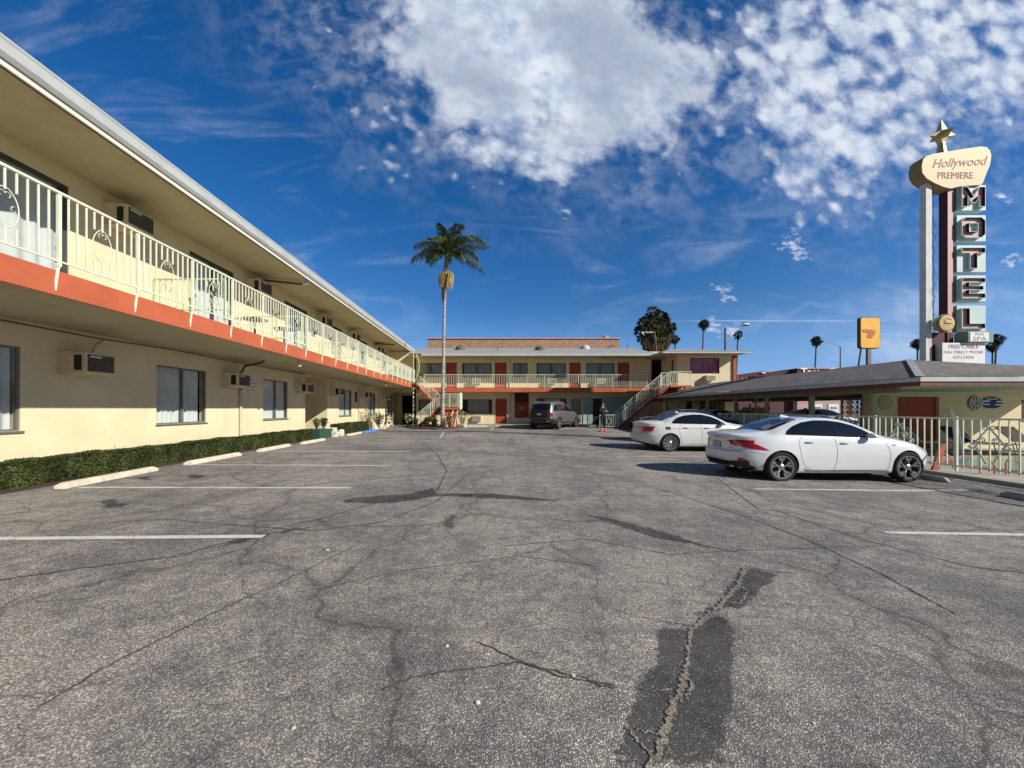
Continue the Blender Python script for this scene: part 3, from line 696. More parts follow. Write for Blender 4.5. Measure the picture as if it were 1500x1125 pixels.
lamp(mw,-7.2,29.5,ZSB); lamp(mw,-7.3,30.3,6.2)
b=B(TL); b.box(12.52,13.0,0,.015,2.16,2.68); sg=b.build('notice_board','offwhite',mw); sg['label']='white notice board with rows of pink lettering'
for k,(s_,h) in enumerate((('NO',.12),('PARKING',.085),('ANY TIME',.07),('TOW AWAY',.06))):
    text(s_,h*1.15,'lettering','pinksign',sg,lambda a,c,d,k=k:(XW+.016+d,12.76-a*-1.0,2.59-.12*k+c),.002)
b=B(TL); b.box(22.3,22.5,0,.08,2.0,2.62); b.build('wall_box','frame_dark',mw)
b=B(); b.tube([(XB-.02,27.95,.3),(XB-.02,27.95,ZSB)],.045,10); b.build('support_post','white',mw)
# end wall with dark passage, under the far end of the wing
TE=lambda u,v,z:(u,31.98-v,z)
b=B(); wall_holes(b,TE,XW,-5.3,.2,3.6,[(-7.75,-6.85,.2,2.75)],.3); b.box(-8.2,-6.4,32.9,33.0,.2,3.14); b.build('end_wall','stucco2',mw)
b=B(); b.box(-7.8,-6.8,32.3,32.4,.2,2.9); b.build('passage','void',mw)  # black sheet stands for the darkness inside the passage
b=B(); b.box(XW,-5.3,28.04,32.2,3.16,3.40); b.build('rear_walkway','soffit',mw)

# ---------------------------------------------------------------- far wing
YF=29.8
TF=lambda u,v,z:(u,YF-v,z)
fw=thing('motel_building','cream two storey motel block with red doors behind the grey car','building',(3.5,31,.35))
GF=.33
updoor=[(-3.7,-2.87),(.16,1.08),(6.07,6.96),(9.9,10.8)]; upwin=[(-5.9,-4.0),(-2.44,-.1),(1.6,2.76),(3.47,5.8),(7.4,9.66)]
lowin=[(-5.9,-4.2),(-2.44,-.05),(3.5,5.85),(6.2,7.0)]
b=B(); wall_holes(b,TF,-8.2,12.57,2.9,6.15,[(a,c,3.22,5.28) for a,c in updoor]+[(a,c,4.12,5.24) for a,c in upwin])
wall_holes(b,TF,-6.3,13.5,.2,2.9,[(a,c,1.25,2.36) for a,c in lowin[:2]]+[(3.5,5.85,1.25,2.45),(6.2,7.0,.6,2.42),(.2,1.1,.36,2.42),(1.72,2.86,.9,2.88),(7.93,8.66,.36,2.5)])
wall_holes(b,TF,12.57,13.6,2.9,6.15,[(12.6,13.5,3.22,5.6)])
b.box(-6.3,-6.1,YF,36,.2,6.0); b.box(-6.3,17.6,35.8,36,.2,6.0); b.build('wall','stucco2',fw)
b=B(); b.box(12.5,13.6,30.4,30.5,3.2,5.7); b.box(1.7,2.9,30.2,30.3,.9,2.9); b.box(7.9,8.7,30.2,30.3,.36,2.5); b.build('black_backing','void',fw)  # black sheets behind the openings stand for their unlit depth
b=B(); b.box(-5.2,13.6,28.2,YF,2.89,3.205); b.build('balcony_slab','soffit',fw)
b=B(); b.box(-5.21,11.95,28.16,28.2,2.87,3.21); b.build('slab_edge','orange',fw)
for a,c in updoor: door(fw,TF,a,c,3.22,5.28)
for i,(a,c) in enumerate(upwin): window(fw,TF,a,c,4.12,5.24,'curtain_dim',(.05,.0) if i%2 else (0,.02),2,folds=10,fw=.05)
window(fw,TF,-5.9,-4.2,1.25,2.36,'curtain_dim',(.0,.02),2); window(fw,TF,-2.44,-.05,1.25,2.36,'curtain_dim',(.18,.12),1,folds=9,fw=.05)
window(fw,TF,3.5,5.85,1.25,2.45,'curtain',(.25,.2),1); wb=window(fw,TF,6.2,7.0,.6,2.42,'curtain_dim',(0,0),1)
b=B(TF)
for k in range(8): b.box(6.22+k*.105,6.24+k*.105,.02,.04,.6,2.42)
b.build('security_bars','rail',wb)
door(fw,TF,.2,1.1,.36,2.42)
b=B(TF); b.box(1.72,2.86,-.15,-.06,.9,2.16); rp=b.build('service_panel','redpaint',fw)
b=B(TF); b.box(2.12,2.5,-.06,-.02,1.48,1.82); b.build('meter_box','frame_grey',rp)
b=B(TF); b.box(1.85,2.45,-.02,.02,.88,.92); b.build('shelf','redpaint',rp)
b=B(TF); b.box(1.74,2.84,-.2,-.14,2.18,2.88); b.build('dark_opening','darkred',rp)
b=B(TF); b.box(7.15,7.9,0,.06,.36,2.55); b.box(8.68,11.2,0,.05,.36,2.55); b.build('lobby_panel','teal',fw)
b=B(TF); b.box(7.95,8.64,-.12,-.08,.36,2.48); dk=b.build('lobby_door','black',fw)
for a in (-1.62,4.3,8.2): ac_front(fw,TF,a,.66,3.56,.42)
ac_front(fw,TF,-1.6,.68,.65,.42,.25)
postf=[-5.15+1.285*k for k in range(14)]
railing(fw,lambda u,v,z:(u,28.13-v,z),-5.15,11.6,3.21,.97,postf,9,False,True,'rail',.10,.010,footlen=.2)
b=B(TF); b.tube([(1.35,.06,.4),(1.35,.06,5.6)],.035,6); b.tube([(12.5,.06,.4),(12.5,.06,5.6)],.035,6); b.build('downpipe','pipe',fw)
for x in (-4.5,-.2,5.2,9.3): lamp(fw,x,29.2,5.62)
# roof: soffit, fascia, low hipped shingle roof
b=B(); b.box(-6.5,12.9,28.15,30.1,5.58,5.62); b.box(-6.5,-5.2,30.11,33.9,5.58,5.62); b.build('eave_soffit','soffit',fw)  # left end runs on past the gutter, added to block a sun streak
b=B(); b.box(-5.35,12.6,28.02,28.1,5.57,5.75); b.build('gutter','gutter',fw)
b=B(); b.add([(-5.4,28.1,5.74),(12.4,28.1,5.74),(12.4,33.2,6.98),(-6.4,33.2,6.98),(-6.4,28.1,5.74)],[(0,1,2,3,4)]); b.add([(-6.4,33.2,6.98),(12.4,33.2,6.98),(12.4,38.2,5.74),(-6.4,38.2,5.74)],[(0,1,2,3)])
b.add([(12.4,28.1,5.74),(14.8,31,5.9),(12.4,33.2,6.98)],[(0,1,2)]); b.build('roof','greyroof',fw)
for x,y in ((-2.75,30.6),(3.9,30.2),(8.0,31.6)):
    b=B(); b.lathe([(.42,-.25),(.42,0),(.36,.14),(.2,.25),(0,.3)],(x,y+1,5.74+(y-27.1)*.243+.05),16); b.build('roof_vent','gutter_dark' if x<7 else 'gutter',fw,smooth=True)
b=B(); b.tube([(.4,30.6,6.3),(.4,30.6,6.75)],.04,6); b.tube([(11.3,31.5,6.5),(11.3,31.5,7.1)],.03,6); b.tube([(10.1,32.5,6.5),(10.1,32.5,7.05),(10.5,32.5,7.1)],.05,6); b.build('vent_pipe','pipedark',fw)
# the projecting corner block with the purple curtain
tw=thing('corner_block','cream corner block with purple curtained window projecting at the right end of the motel','building',(15.6,29,.3))
YT=27.6; TT=lambda u,v,z:(u,YT-v,z)
b=B(); wall_holes(b,TT,13.6,17.6,.0,5.6,[(14.5,16.66,4.26,5.34)]); b.quad((13.6,YT,.0),(13.6,31.5,.0),(13.6,31.5,5.6),(13.6,YT,5.6)); b.quad((17.6,YT,.0),(17.6,33,.0),(17.6,33,5.6),(17.6,YT,5.6)); b.build('wall','stucco2',tw)
wp=window(tw,TT,14.5,16.66,4.26,5.34,'curtain_purple',(0,0),1,folds=9,fr='darkred')
ac_front(tw,TT,15.5,.66,3.66,.38)
b=B(); b.box(17.61,17.85,27.5,27.62,2.9,5.6); b.build('corner_trim','rust',tw)
b=B(); b.box(13.57,13.6,28.3,28.5,3.9,5.3); b.build('narrow_window','frame_dark',tw)
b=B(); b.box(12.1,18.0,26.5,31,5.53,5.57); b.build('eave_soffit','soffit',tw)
b=B(); b.box(11.95,18.25,26.4,26.5,5.53,5.66); b.box(11.95,12.05,26.5,28.0,5.53,5.66); b.build('gutter','gutter',tw)
b=B(); b.add([(11.9,26.38,5.66),(18.3,26.38,5.66),(15.2,29.3,6.25),(13.8,29.3,6.25),(11.9,32,5.66),(18.3,32,5.66)],[(0,1,2,3),(1,5,2),(0,3,4),(3,2,5,4)]); b.build('roof','greyroof',tw)
lamp(tw,13.05,28.0,5.53)
b=B(); b.box(12.0,13.6,27.0,29.8,3.0,3.2); b.build('landing','orange',tw)
railing(tw,lambda u,v,z:(u,26.98-v,z),12.05,13.6,3.2,1.0,[12.1,13.55],7,True,False)
# black plates on the ground floor wall, painted as unlit openings
b=B(TT)
for a,c in ((14.2,15.0),(15.6,16.4)): b.box(a,c,-.02,.01,.2,2.2)
b.build('doorway_dark_plate','black',tw)
# sidewalk and step strip in front of the far wing
b=B(); b.box(-6.2,12.5,28.0,29.8,.2,.42); struct(b.build('sidewalk','concrete',None,bevel=.01))
# planting bed by the stairs
b=B(); pts=[gp(592,625),(gp(600,628)),gp(640,629.5),gp(668,628),gp(678,622.5)]; pts=[(p.x,p.y) for p in pts]+[(-2.4,28.1),(-6.2,28.1)]
b.prism(pts,lambda a,c,d:(a,c,d),.25,.36); struct(b.build('planting_bed','soil',None))
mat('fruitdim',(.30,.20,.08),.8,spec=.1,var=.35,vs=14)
# ---------------------------------------------------------------- staircases
def flight(par,p0,p1,w,n,m='orange',rails=(True,True),ht=.92,name='flight'):
    """p0 bottom, p1 top (x,y,z) running along x; w width in +y"""
    x0,y0,z0=p0; x1,y1,z1=p1; b=B(); b.m=0
    dx=(x1-x0)/n; dz=(z1-z0)/n
    st=None
    for s_ in (0,w-.05):
        b=B()
        b.add([(x0,y0+s_,z0-.12),(x1,y0+s_,z1-.12),(x1,y0+s_,z1+.06),(x0,y0+s_,z0+.10),(x0,y0+s_+.05,z0-.12),(x1,y0+s_+.05,z1-.12),(x1,y0+s_+.05,z1+.06),(x0,y0+s_+.05,z0+.10)],[(0,1,2,3),(7,6,5,4),(0,4,5,1),(3,2,6,7),(0,3,7,4),(1,5,6,2)])
        st_=b.build('stringer','redpaint',par); st=st or st_
    b=B()
    for k in range(n):
        a=x0+dx*k; z=z0+dz*(k+1); lo,hi=min(a,a+dx*1.15),max(a,a+dx*1.15); b.box(lo,hi,y0+.05,y0+w-.05,z-.045,z)
    b.build('tread',m,st)
    for j,s_ in enumerate((-.0,w)):
        if not rails[j]: continue
        b=B(); yy=y0+s_; b.tube([(x0,yy,z0+ht),(x1,yy,z1+ht)],.022,6); b.tube([(x0,yy,z0+.14),(x1,yy,z1+.14)],.013,6)
        nb=int(abs(x1-x0)/.12)
        for k in range(nb+1):
            f=k/nb; a=x0+(x1-x0)*f; z=z0+(z1-z0)*f; thick=.02 if k%7==0 else .009
            b.box(a-thick,a+thick,yy-thick,yy+thick,z+(.0 if k%7==0 else .14),z+ht)
        rl=b.build('stair_railing','rail',st)
        for k in range(3,nb,7):
            f=k/nb; a=x0+(x1-x0)*f; z=z0+(z1-z0)*f; b=B(); oval(b,lambda u,v,zz:(u,yy,zz),a,z+.52,.26,.42,.010,16); b.build('scroll_ornament','railgreen',rl)
    return st
ls=thing('staircase','orange switchback staircase with pale green scroll railings behind the palm trunk','staircase',(-3.8,26.8,.35))
flight(ls,(-5.2,26.0,.36),(-3.7,26.0,1.62),1.0,8)
flight(ls,(-3.75,27.05,1.62),(-5.75,27.05,3.44),.95,10,rails=(True,False))
b=B(); b.box(-3.7,-2.35,26.0,28.05,1.55,1.67); b.box(-3.6,-2.5,26.15,26.2,.35,1.55); b.build('landing','orange',ls)
b=B(); b.tube([(-2.75,25.98,1.5),(-2.9,25.95,.95)],.04,6); b.tube([(-2.45,25.95,1.5),(-2.65,25.9,.36)],.035,6); b.tube([(-3.35,25.95,1.1),(-3.15,25.9,.36)],.035,6); b.build('brace','rail',ls)
railing(ls,lambda u,v,z:(u,26.0-v,z),-3.65,-2.4,1.67,.98,[-3.63,-3.0,-2.42],6,True,False,'rail')
b=B(); b.tube([(-2.28,26.1,1.6),(-2.28,26.1,2.72)],.15,12); b.build('landing_post','pinkgreen',ls)
# security fan of spikes at the balcony end
b=B(); arc=[]
for k in range(15):
    t=k/14; arc.append((-5.82+.34*math.sin(t*PI*.9)**1.0,27.9,ZS+.15+(1-t)*0+2.05*t))
b.tube(arc,.03,6)
for k in range(3,14):
    t=k/14; p=Vector(arc[k]); a=R(-15+75*(t**1.3)); b.tube([p,p+Vector((.62*math.cos(a),-.05,.62*math.sin(a)))],[.014,.006],5)
b.tube([(-5.9,27.95,ZS),(-5.9,27.95,ZS+2.45)],.03,6)
b.build('spiked_guard','railgreen',ls)
rs=thing('staircase','long straight red staircase with white scroll railing climbing right to the corner block','staircase',(10.3,26,.3))
flight(rs,(8.55,25.6,.30),(12.05,25.6,3.2),1.15,16)
b=B(); b.box(12.05,13.55,25.55,26.98,3.08,3.21); b.build('landing','orange',rs)
railing(rs,lambda u,v,z:(u,25.58-v,z),12.05,13.55,3.2,.95,[12.07,13.5],8,True,False,'rail')
railing(rs,lambda u,v,z:(u,25.5-v,z),7.25,8.5,.28,.92,[7.27,8.48],7,True,False,'rail')
b=B(); b.box(12.2,12.28,26.3,26.4,.3,3.1); b.box(13.4,13.48,26.3,26.4,.3,3.1); b.build('support_post','redpaint',rs)

# ---------------------------------------------------------------- leaves helper
def leafcloud(pts,nrm,size,col_mats,name,par,jit=.8,shape=1.6):
    """many small leaf quads as one mesh; pts (n,3), nrm (n,3)"""
    n=len(pts); a=rng.normal(size=(n,3))*jit+nrm; a/=np.linalg.norm(a,axis=1)[:,None]
    h=rng.normal(size=(n,3)); u=np.cross(a,h); u/=np.linalg.norm(u,axis=1)[:,None]; w=np.cross(a,u)
    s=size*rng.uniform(.6,1.3,size=(n,1)); q=np.stack([pts-u*s*shape,pts-w*s*.55,pts+u*s*shape,pts+w*s*.55],1).reshape(-1,3)
    o0=np.array(ORG.get(par.as_pointer(),Vector())) if par else np.zeros(3)
    me=bpy.data.meshes.new(name); me.vertices.add(4*n); me.vertices.foreach_set('co',(q-o0).ravel())
    me.loops.add(4*n); me.loops.foreach_set('vertex_index',np.arange(4*n,dtype=np.int32)); me.polygons.add(n)
    me.polygons.foreach_set('loop_start',np.arange(0,4*n,4,dtype=np.int32)); me.polygons.foreach_set('loop_total',np.full(n,4,dtype=np.int32))
    for m in col_mats: me.materials.append(M[m])
    if len(col_mats)>1: me.polygons.foreach_set('material_index',rng.integers(0,len(col_mats),n).astype(np.int32))
    me.update(); o=bpy.data.objects.new(name,me); COL.objects.link(o)
    if par: o.parent=par; ORG[o.as_pointer()]=Vector(o0)
    return o
def hedge(name,label,x0,x1,y0,y1,z0,z1,dens,size):
    t=thing(name,label,'hedge',((x0+x1)/2,(y0+y1)/2,z0))
    b=B(); b.box(x0+.05,x1-.06,y0+.05,y1-.05,z0,z1-.06); b.build('inner_twigs','leafdark',t)
    def top(y,x): return z1+.012*np.sin(y*1.9)+.010*np.sin(y*5.3+x*4)+.008*np.sin(y*11)
    L=y1-y0; pts=[];nr=[]
    n=int(L*(x1-x0)*dens); y=rng.uniform(y0,y1,n); x=rng.uniform(x0+.03,x1,n); pts.append(np.stack([x,y,top(y,x)-rng.exponential(.025,n)],1)); nr.append(np.tile([0,0,1.],(n,1)))
    n=int(L*(z1-z0)*dens*1.2); y=rng.uniform(y0,y1,n); z=z0+(z1+.02-z0)*rng.uniform(0,1,n)**.9; bul=.03*np.sin(y*2.7+z*4)+.02*np.sin(y*7+z*9)
    pts.append(np.stack([x1+bul-rng.exponential(.02,n)-.04*np.clip((z-z1+.08)/.08,0,1),y,z],1)); nr.append(np.tile([1.,0,.2],(n,1)))
    for yy,s_ in ((y0,-1),(y1,1)):
        n=int((x1-x0)*(z1-z0)*dens); pts.append(np.stack([rng.uniform(x0,x1,n),yy-s_*rng.exponential(.02,n),rng.uniform(z0,z1,n)],1)); nr.append(np.tile([0,float(s_),.2],(n,1)))
    # stray shoots
    n=int(L*10); y=rng.uniform(y0,y1,n); pts.append(np.stack([rng.uniform(x0+.1,x1+.02,n),y,z1+rng.exponential(.012,n)+.01],1)); nr.append(np.tile([0,0,1.],(n,1)))
    leafcloud(np.concatenate(pts),np.concatenate(nr),size,['leafgreen','leafgreen','leafdark'],'foliage',t)
hedge('hedge','long low clipped box hedge running from the near left corner along the cream wall',-8.15,-7.68,1.5,16.0,.28,.74,6500,.016)
hedge('hedge','shorter clipped hedge piece beyond the white rocks, by the blue wheel stop',-8.1,-7.6,18.7,23.0,.28,.84,3200,.024)
b=B(); b.box(-8.15,-7.45,1.0,16.2,.2,.316); struct(b.build('soil_strip','soil',None))
# planter with rocks and succulents
pt=thing('planter_box','dark green planter box with succulents between the two hedges','planter',(-7.6,17.1,.3))
b=B(); b.box(-8.12,-7.42,16.12,17.3,.28,.70); b.build('box','greenpaint',pt,bevel=.015)
def plant(name,label,x,y,z,h,n,leaf,mats,grp=None,wd=.5,kind='plant'):
    t=thing(name,label,kind,(x,y,z),grp)
    b=B()
    for i in range(n):
        a=random.uniform(0,2*PI); l=h*random.uniform(.6,1.1); sp=wd*random.uniform(.3,1)
        tip=Vector((x+math.cos(a)*sp*l,y+math.sin(a)*sp*l,z+l)); mid=Vector((x,y,z)).lerp(tip,.55)+Vector((0,0,l*.12)); b.tube([(x,y,z),mid,tip],[.012,.009,.004],4)
    b.build('stem','leafdark',t)
    k=n*leaf; a=rng.uniform(0,2*PI,k); r=rng.uniform(.15,1,k); l=h*rng.uniform(.35,1.1,k)
    p=np.stack([x+np.cos(a)*r*wd*l,y+np.sin(a)*r*wd*l,z+l*(1.05-.25*r)],1)
    leafcloud(p,np.stack([np.cos(a)*.4,np.sin(a)*.4,np.ones(k)],1),.045 if h>.4 else .035,mats,'foliage',t,1.,1.9); return t
plant('succulent','leafy succulent at the near end of the dark green planter',-7.75,16.5,.68,.5,11,11,['leafgreen','palmleaf2'])
plant('succulent','dark leafy plant at the far end of the dark green planter',-7.7,17.05,.68,.5,11,12,['leafdark','leafgreen'])
def rockobj(x,y,z,r,lab,m='rock',grp='pale rocks by the planter'):
    b=B(); bm=bmesh.new(); bmesh.ops.create_icosphere(bm,subdivisions=2,radius=1)
    sd=random.uniform(0,50)
    for v in bm.verts:
        c=v.co; k=1+.22*math.sin(c.x*3.1+sd)+.18*math.sin(c.y*4.3+sd*2)+.15*math.sin(c.z*5+sd); v.co=Vector((c.x*k*r,c.y*k*r*.85,c.z*k*r*.8))
    b.add([(v.co.x+x,v.co.y+y,max(v.co.z+z+r*.45,z-.02)) for v in bm.verts],[tuple(v.index for v in f.verts) for f in bm.faces]); bm.free()
    tag(center_origin(b.build('rock',m,None)),lab,'rock',grp)
for i,(x,y,z,r) in enumerate([(-7.5,17.6,.28,.24),(-7.4,18.0,.28,.22),(-7.65,17.9,.5,.2),(-7.7,17.5,.62,.15),(-7.5,18.4,.4,.17),(-7.7,18.3,.28,.24)]): rockobj(x,y,z,r,'pale weathered rock in the heap at the end of the green planter')
for i,(x,y,z,r) in enumerate([(-7.3,23.4,.28,.22),(-7.2,24.5,.28,.2),(-7.4,26.2,.28,.2)]): rockobj(x,y,z,r,'pale rock in the flower bed beyond the blue wheel stop',grp='pale rocks in the far flower bed')
plant('shrub','rose bush with thin tall stems against the left wall beyond the second hedge',-7.75,23.2,.3,1.25,10,12,['leafgreen','palmleaf2'],wd=.35)
plant('shrub','round leafy shrub beyond the blue wheel stop, by the left wall',-7.6,24.9,.3,.95,14,26,['leafgreen','leafdark'],wd=.6)
for i,(x,y,h,n,lab) in enumerate([(-5.9,26.0,.9,12,'tall pale plant under the white support post'),(-5.3,25.7,.6,14,'low leafy plant at the foot of the orange stairs'),(-4.5,25.7,.65,16,'dark bush under the lower flight of the orange stairs'),(-3.95,25.6,.55,14,'leafy plant just left of the palm trunk'),(-2.95,25.5,.8,18,'flowering plant just right of the palm trunk'),(-2.15,26.2,1.1,14,'yellow green shrub right of the stair landing'),(-4.3,26.9,.9,14,'dark shrub deep below the stair landing')]):
    plant('garden_plant',lab,x,y,.34,h,n,18,['leafdark','leafgreen'] if i not in (5,0,4) else ['palmleaf2','leafgreen','flower'],'plants in the bed by the stairs',.45)
rockobj(-2.05,25.9,.33,.2,'pale rock at the right end of the stair planting bed',grp=None)
for i,(x,y) in enumerate([(9.3,25.2),(10.3,25.3),(11.3,25.2),(12.2,25.4)]):
    plant('ground_plant','low dark plant in the shade under the red staircase',x,y,.25,.4,14,16,['leafdark'],'plants under the red staircase',.7)
# white plastic chair by the far passage
def plastic_chair(x,y,z,rz,label):
    t=thing('plastic_chair',label,'chair',(x,y,z),None,False); t.rotation_euler=(0,0,rz)
    b=B(); b.box(-.22,.22,-.2,.22,.41,.44); b.build('seat','white',t,bevel=.01)
    b=B(); 
    for k in range(5): b.box(-.2+k*.09,-.15+k*.09,.20,.235,.46,.88)
    b.box(-.22,.24,.2,.24,.86,.94); b.build('backrest','white',t)
    for sx in (-1,1):
        for sy in (-1,1): b=B(); b.tube([(sx*.19,sy*.18,.41),(sx*.23,sy*.22,0)],.02,6); b.build('leg','white',t)
        b=B(); b.box(sx*.23-.02,sx*.23+.02,-.18,.22,.62,.65); b.box(sx*.23-.02,sx*.23+.02,-.18,-.14,.42,.62); b.build('armrest','white',t)
    return t
plastic_chair(-7.75,28.3,.3,R(-70),'white plastic chair against the left wall near the dark passage')
# ---------------------------------------------------------------- wheel stops
def stop(x,y,l,ang,m,label,grp,first=[None]):
    b=B(); pr=[(-.08,0),(.08,0),(.068,.06),(.04,.105),(-.04,.105),(-.068,.06)]
    f=lambda a,c,d:(a,d,c); b.prism(pr,f,-l/2,l/2)
    for i in range(12):
        v=b.v[i]; end=-1 if i<6 else 1
        if v[2]>.09: b.v[i]=(v[0],v[1]-end*.09,v[2])
    o=b.build('wheel_stop',m,None,bevel=.012); o.location=(x,y,gz(x,y)+.002); o.rotation_euler=(0,0,ang); return tag(o,label,'wheel stop',grp)
G='concrete wheel stops along the hedge'
stop(-7.05,4.15,1.8,R(2),'concrete_stop','concrete wheel stop cut off by the left edge of the picture',G)
stop(-7.03,6.95,1.85,R(3),'concrete_stop','nearest full concrete wheel stop in front of the long hedge',G)
stop(-7.02,9.50,1.85,R(1),'concrete_stop','second concrete wheel stop from the camera in front of the long hedge',G)
stop(-7.02,12.10,1.8,R(2),'concrete_stop','third concrete wheel stop from the camera in front of the long hedge',G)
stop(-6.95,14.55,1.8,R(0),'concrete_stop','concrete wheel stop beside the dark green planter',G)
stop(-6.95,18.9,1.9,R(2),'concrete_stop','greyish concrete wheel stop just before the blue one',G)
stop(-6.9,21.2,1.8,R(-4),'blue','blue painted wheel stop beyond the second hedge',None)
H_='pale wheel stops before the far wing'
for x,l,lab in ((-1.28,1.85,'pale wheel stop below the lower window, left of the red door'),(1.15,1.85,'pale wheel stop in front of the lower red door'),(3.9,1.8,'pale wheel stop hidden behind the grey car')):
    o=stop(x,27.0,l,R(90),'concrete_stop',lab,H_)
stop(7.0,26.8,1.2,R(90),'concrete_stop','short pale wheel stop right of the grey car',H_)
stop(9.9,9.0,1.75,R(-1),'concrete','grey wheel stop at the front wheel of the near white sedan','wheel stops along the pool fence')
stop(9.35,6.0,1.8,R(-2),'concrete','dark grey wheel stop at the right edge of the picture','wheel stops along the pool fence')

# ---------------------------------------------------------------- bistro tables on the balcony
def bistro(x,y,label,chair=True):
    z=ZS; t=thing('bistro_table',label,'table',(x,y,z),'white wrought iron tables on the balcony')
    b=B(); r=.33
    for rr in (.33,.22,.11):
        b.tube([(x+rr*math.cos(a),y+rr*math.sin(a),z+.72) for a in [2*PI*k/20 for k in range(21)]],.012,5,False)
    for k in range(12): a=2*PI*k/12; b.box(0,0,0,0,0,0) if False else b.tube([(x+.05*math.cos(a),y+.05*math.sin(a),z+.72),(x+r*math.cos(a),y+r*math.sin(a),z+.72)],.012,4)
    b.build('tabletop','frame_dark',t)
    b=B(); b.tube([(x,y,z+.05),(x,y,z+.7)],.03,8); b.build('pedestal','frame_dark',t)
    for k in range(3):
        a=2*PI*k/3+.3; b=B(); b.tube([(x,y,z+.25),(x+.15*math.cos(a),y+.15*math.sin(a),z+.18),(x+.27*math.cos(a),y+.27*math.sin(a),z+.01)],.015,5); b.build('leg','frame_dark',t)
bistro(-6.88,10.85,'nearer white wrought iron table on the balcony behind the railing'); bistro(-6.75,12.15,'farther wrought iron table on the balcony, before the glass door')
def ironchair(x,y,rz,label):
    t=thing('iron_chair',label,'chair',(x,y,ZS),'white iron chairs on the balcony',False); t.rotation_euler=(0,0,rz)
    b=B(); b.tube([(.2*math.cos(2*PI*k/16),.2*math.sin(2*PI*k/16),.44) for k in range(17)],.012,5,False)
    for k in range(5): b.tube([(-.18+k*.09,-.16,.44),(-.18+k*.09,.16,.44)],.008,4)
    b.build('seat','rail',t)
    b=B(); b.tube([(-.19,.12,.44),(-.2,.2,.75),(-.1,.23,.9),(0,.235,.93),(.1,.23,.9),(.2,.2,.75),(.19,.12,.44)],.012,5); oval(b,lambda u,v,z:(u,.215,z),0,.68,.2,.32,.008,14); b.build('backrest','rail',t)
    for sx in (-1,1):
        for sy in (-1,1): b=B(); b.tube([(sx*.14,sy*.14,.44),(sx*.18,sy*.18,0)],.011,5); b.build('leg','rail',t)
ironchair(-6.6,9.5,2.0,'white iron chair near the balcony glass door, before the tables'); ironchair(-6.9,13.4,.6,'white iron chair beyond the second balcony table')
ironchair(-6.8,16.7,1.2,'white iron chair half way along the balcony'); ironchair(-6.8,18.6,.2,'white iron chair farther along the balcony')

# ---------------------------------------------------------------- palms
def frond(b,base,az,el,L,droop,wd,n=22,twist=0.,dens=3):
    """feather frond: arching rachis with paired hanging leaflets"""
    pts=[];p=Vector(base); e=el
    for i in range(n+1):
        pts.append(p.copy()); d=Vector((math.cos(az)*math.cos(e),math.sin(az)*math.cos(e),math.sin(e))); p=p+d*L/n; e-=droop/n*(.5+1.2*i/n)
    b.m=0; b.tube(pts,[.03*(1-.85*i/n)+.003 for i in range(n+1)],4,False)
    for i in range(2,n):
        t=i/n; d=(pts[i+1]-pts[i]).normalized(); side=d.cross(Vector((0,0,1)));
        if side.length<.05: side=Vector((-math.sin(az),math.cos(az),0))
        side.normalize(); up=side.cross(d)
        ll=wd*(math.sin(PI*min(t*1.05,1)**.75)**.6*.95+.1)
        for k in range(dens):
            q=pts[i]+(pts[i+1]-pts[i])*(k/dens)
            for s_ in (-1,1):
                l=ll*random.uniform(.8,1.1); v=(side*s_*random.uniform(.7,1)+d*.55+up*random.uniform(-.15,.25)).normalized()
                m1=q+v*l*.5+Vector((0,0,-l*.10)); tip=q+v*l*.85+Vector((0,0,-l*random.uniform(.40,.62))); w=d*.022
                b.m=0 if random.random()<.72 else 1
                b.add([q-w,q+w,m1+w*1.1,tip,m1-w*1.1],[(0,1,2,4),(4,2,3)])
kp=thing('palm_tree','tall slender palm with feather fronds and hanging fruit clusters, in front of the stairs','palm tree',(-3.42,25.8,.33))
b=B(); tp=[(-3.47,.33,.145),(-3.44,2.5,.125),(-3.40,5,.11),(-3.34,8.3,.10),(-3.24,11.2,.095)]
b.tube([(x,25.8,z) for x,z,r in tp],[r for x,z,r in tp],14); b.build('trunk','trunk',kp,smooth=True)
b=B(); b.tube([(-3.24,25.8,11.15),(-3.22,25.8,11.4),(-3.16,25.8,11.9),(-3.10,25.8,12.5)],[.10,.15,.13,.08],12); b.build('crownshaft','crownshaft',kp,smooth=True)
cb=Vector((-3.10,25.8,12.25))
fr=[(R(176),R(58),3.0,1.95,.62),(R(184),R(14),2.9,1.25,.66),(R(165),R(72),2.3,1.35,.50),(R(5),R(66),3.5,2.05,.66),(R(-6),R(32),3.2,.95,.62),(R(4),R(-2),3.0,1.0,.66),(R(60),R(74),3.1,1.5,.6),(R(-60),R(70),3.0,1.9,.6),
 (R(-100),R(45),2.6,2.2,.6),(R(95),R(50),2.7,2.0,.6),(R(222),R(35),2.6,2.2,.62),(R(140),R(40),2.7,2.,.62),(R(-38),R(48),2.9,1.9,.62),(R(35),R(40),2.9,1.6,.6),(R(10),R(84),2.6,1.0,.45),(R(-20),R(8),1.7,1.6,.5),(R(200),R(-8),1.6,1.4,.5),(R(255),R(78),2.6,1.5,.5)]
for az,el,L,dr,wd in fr:
    b=B(); frond(b,cb+Vector((math.cos(az)*.08,math.sin(az)*.08,random.uniform(-.15,.1))),az,el,L*.95,dr,wd*1.35,dens=3); b.build('frond',['palmleaf','palmleaf2'],kp,recalc=False)
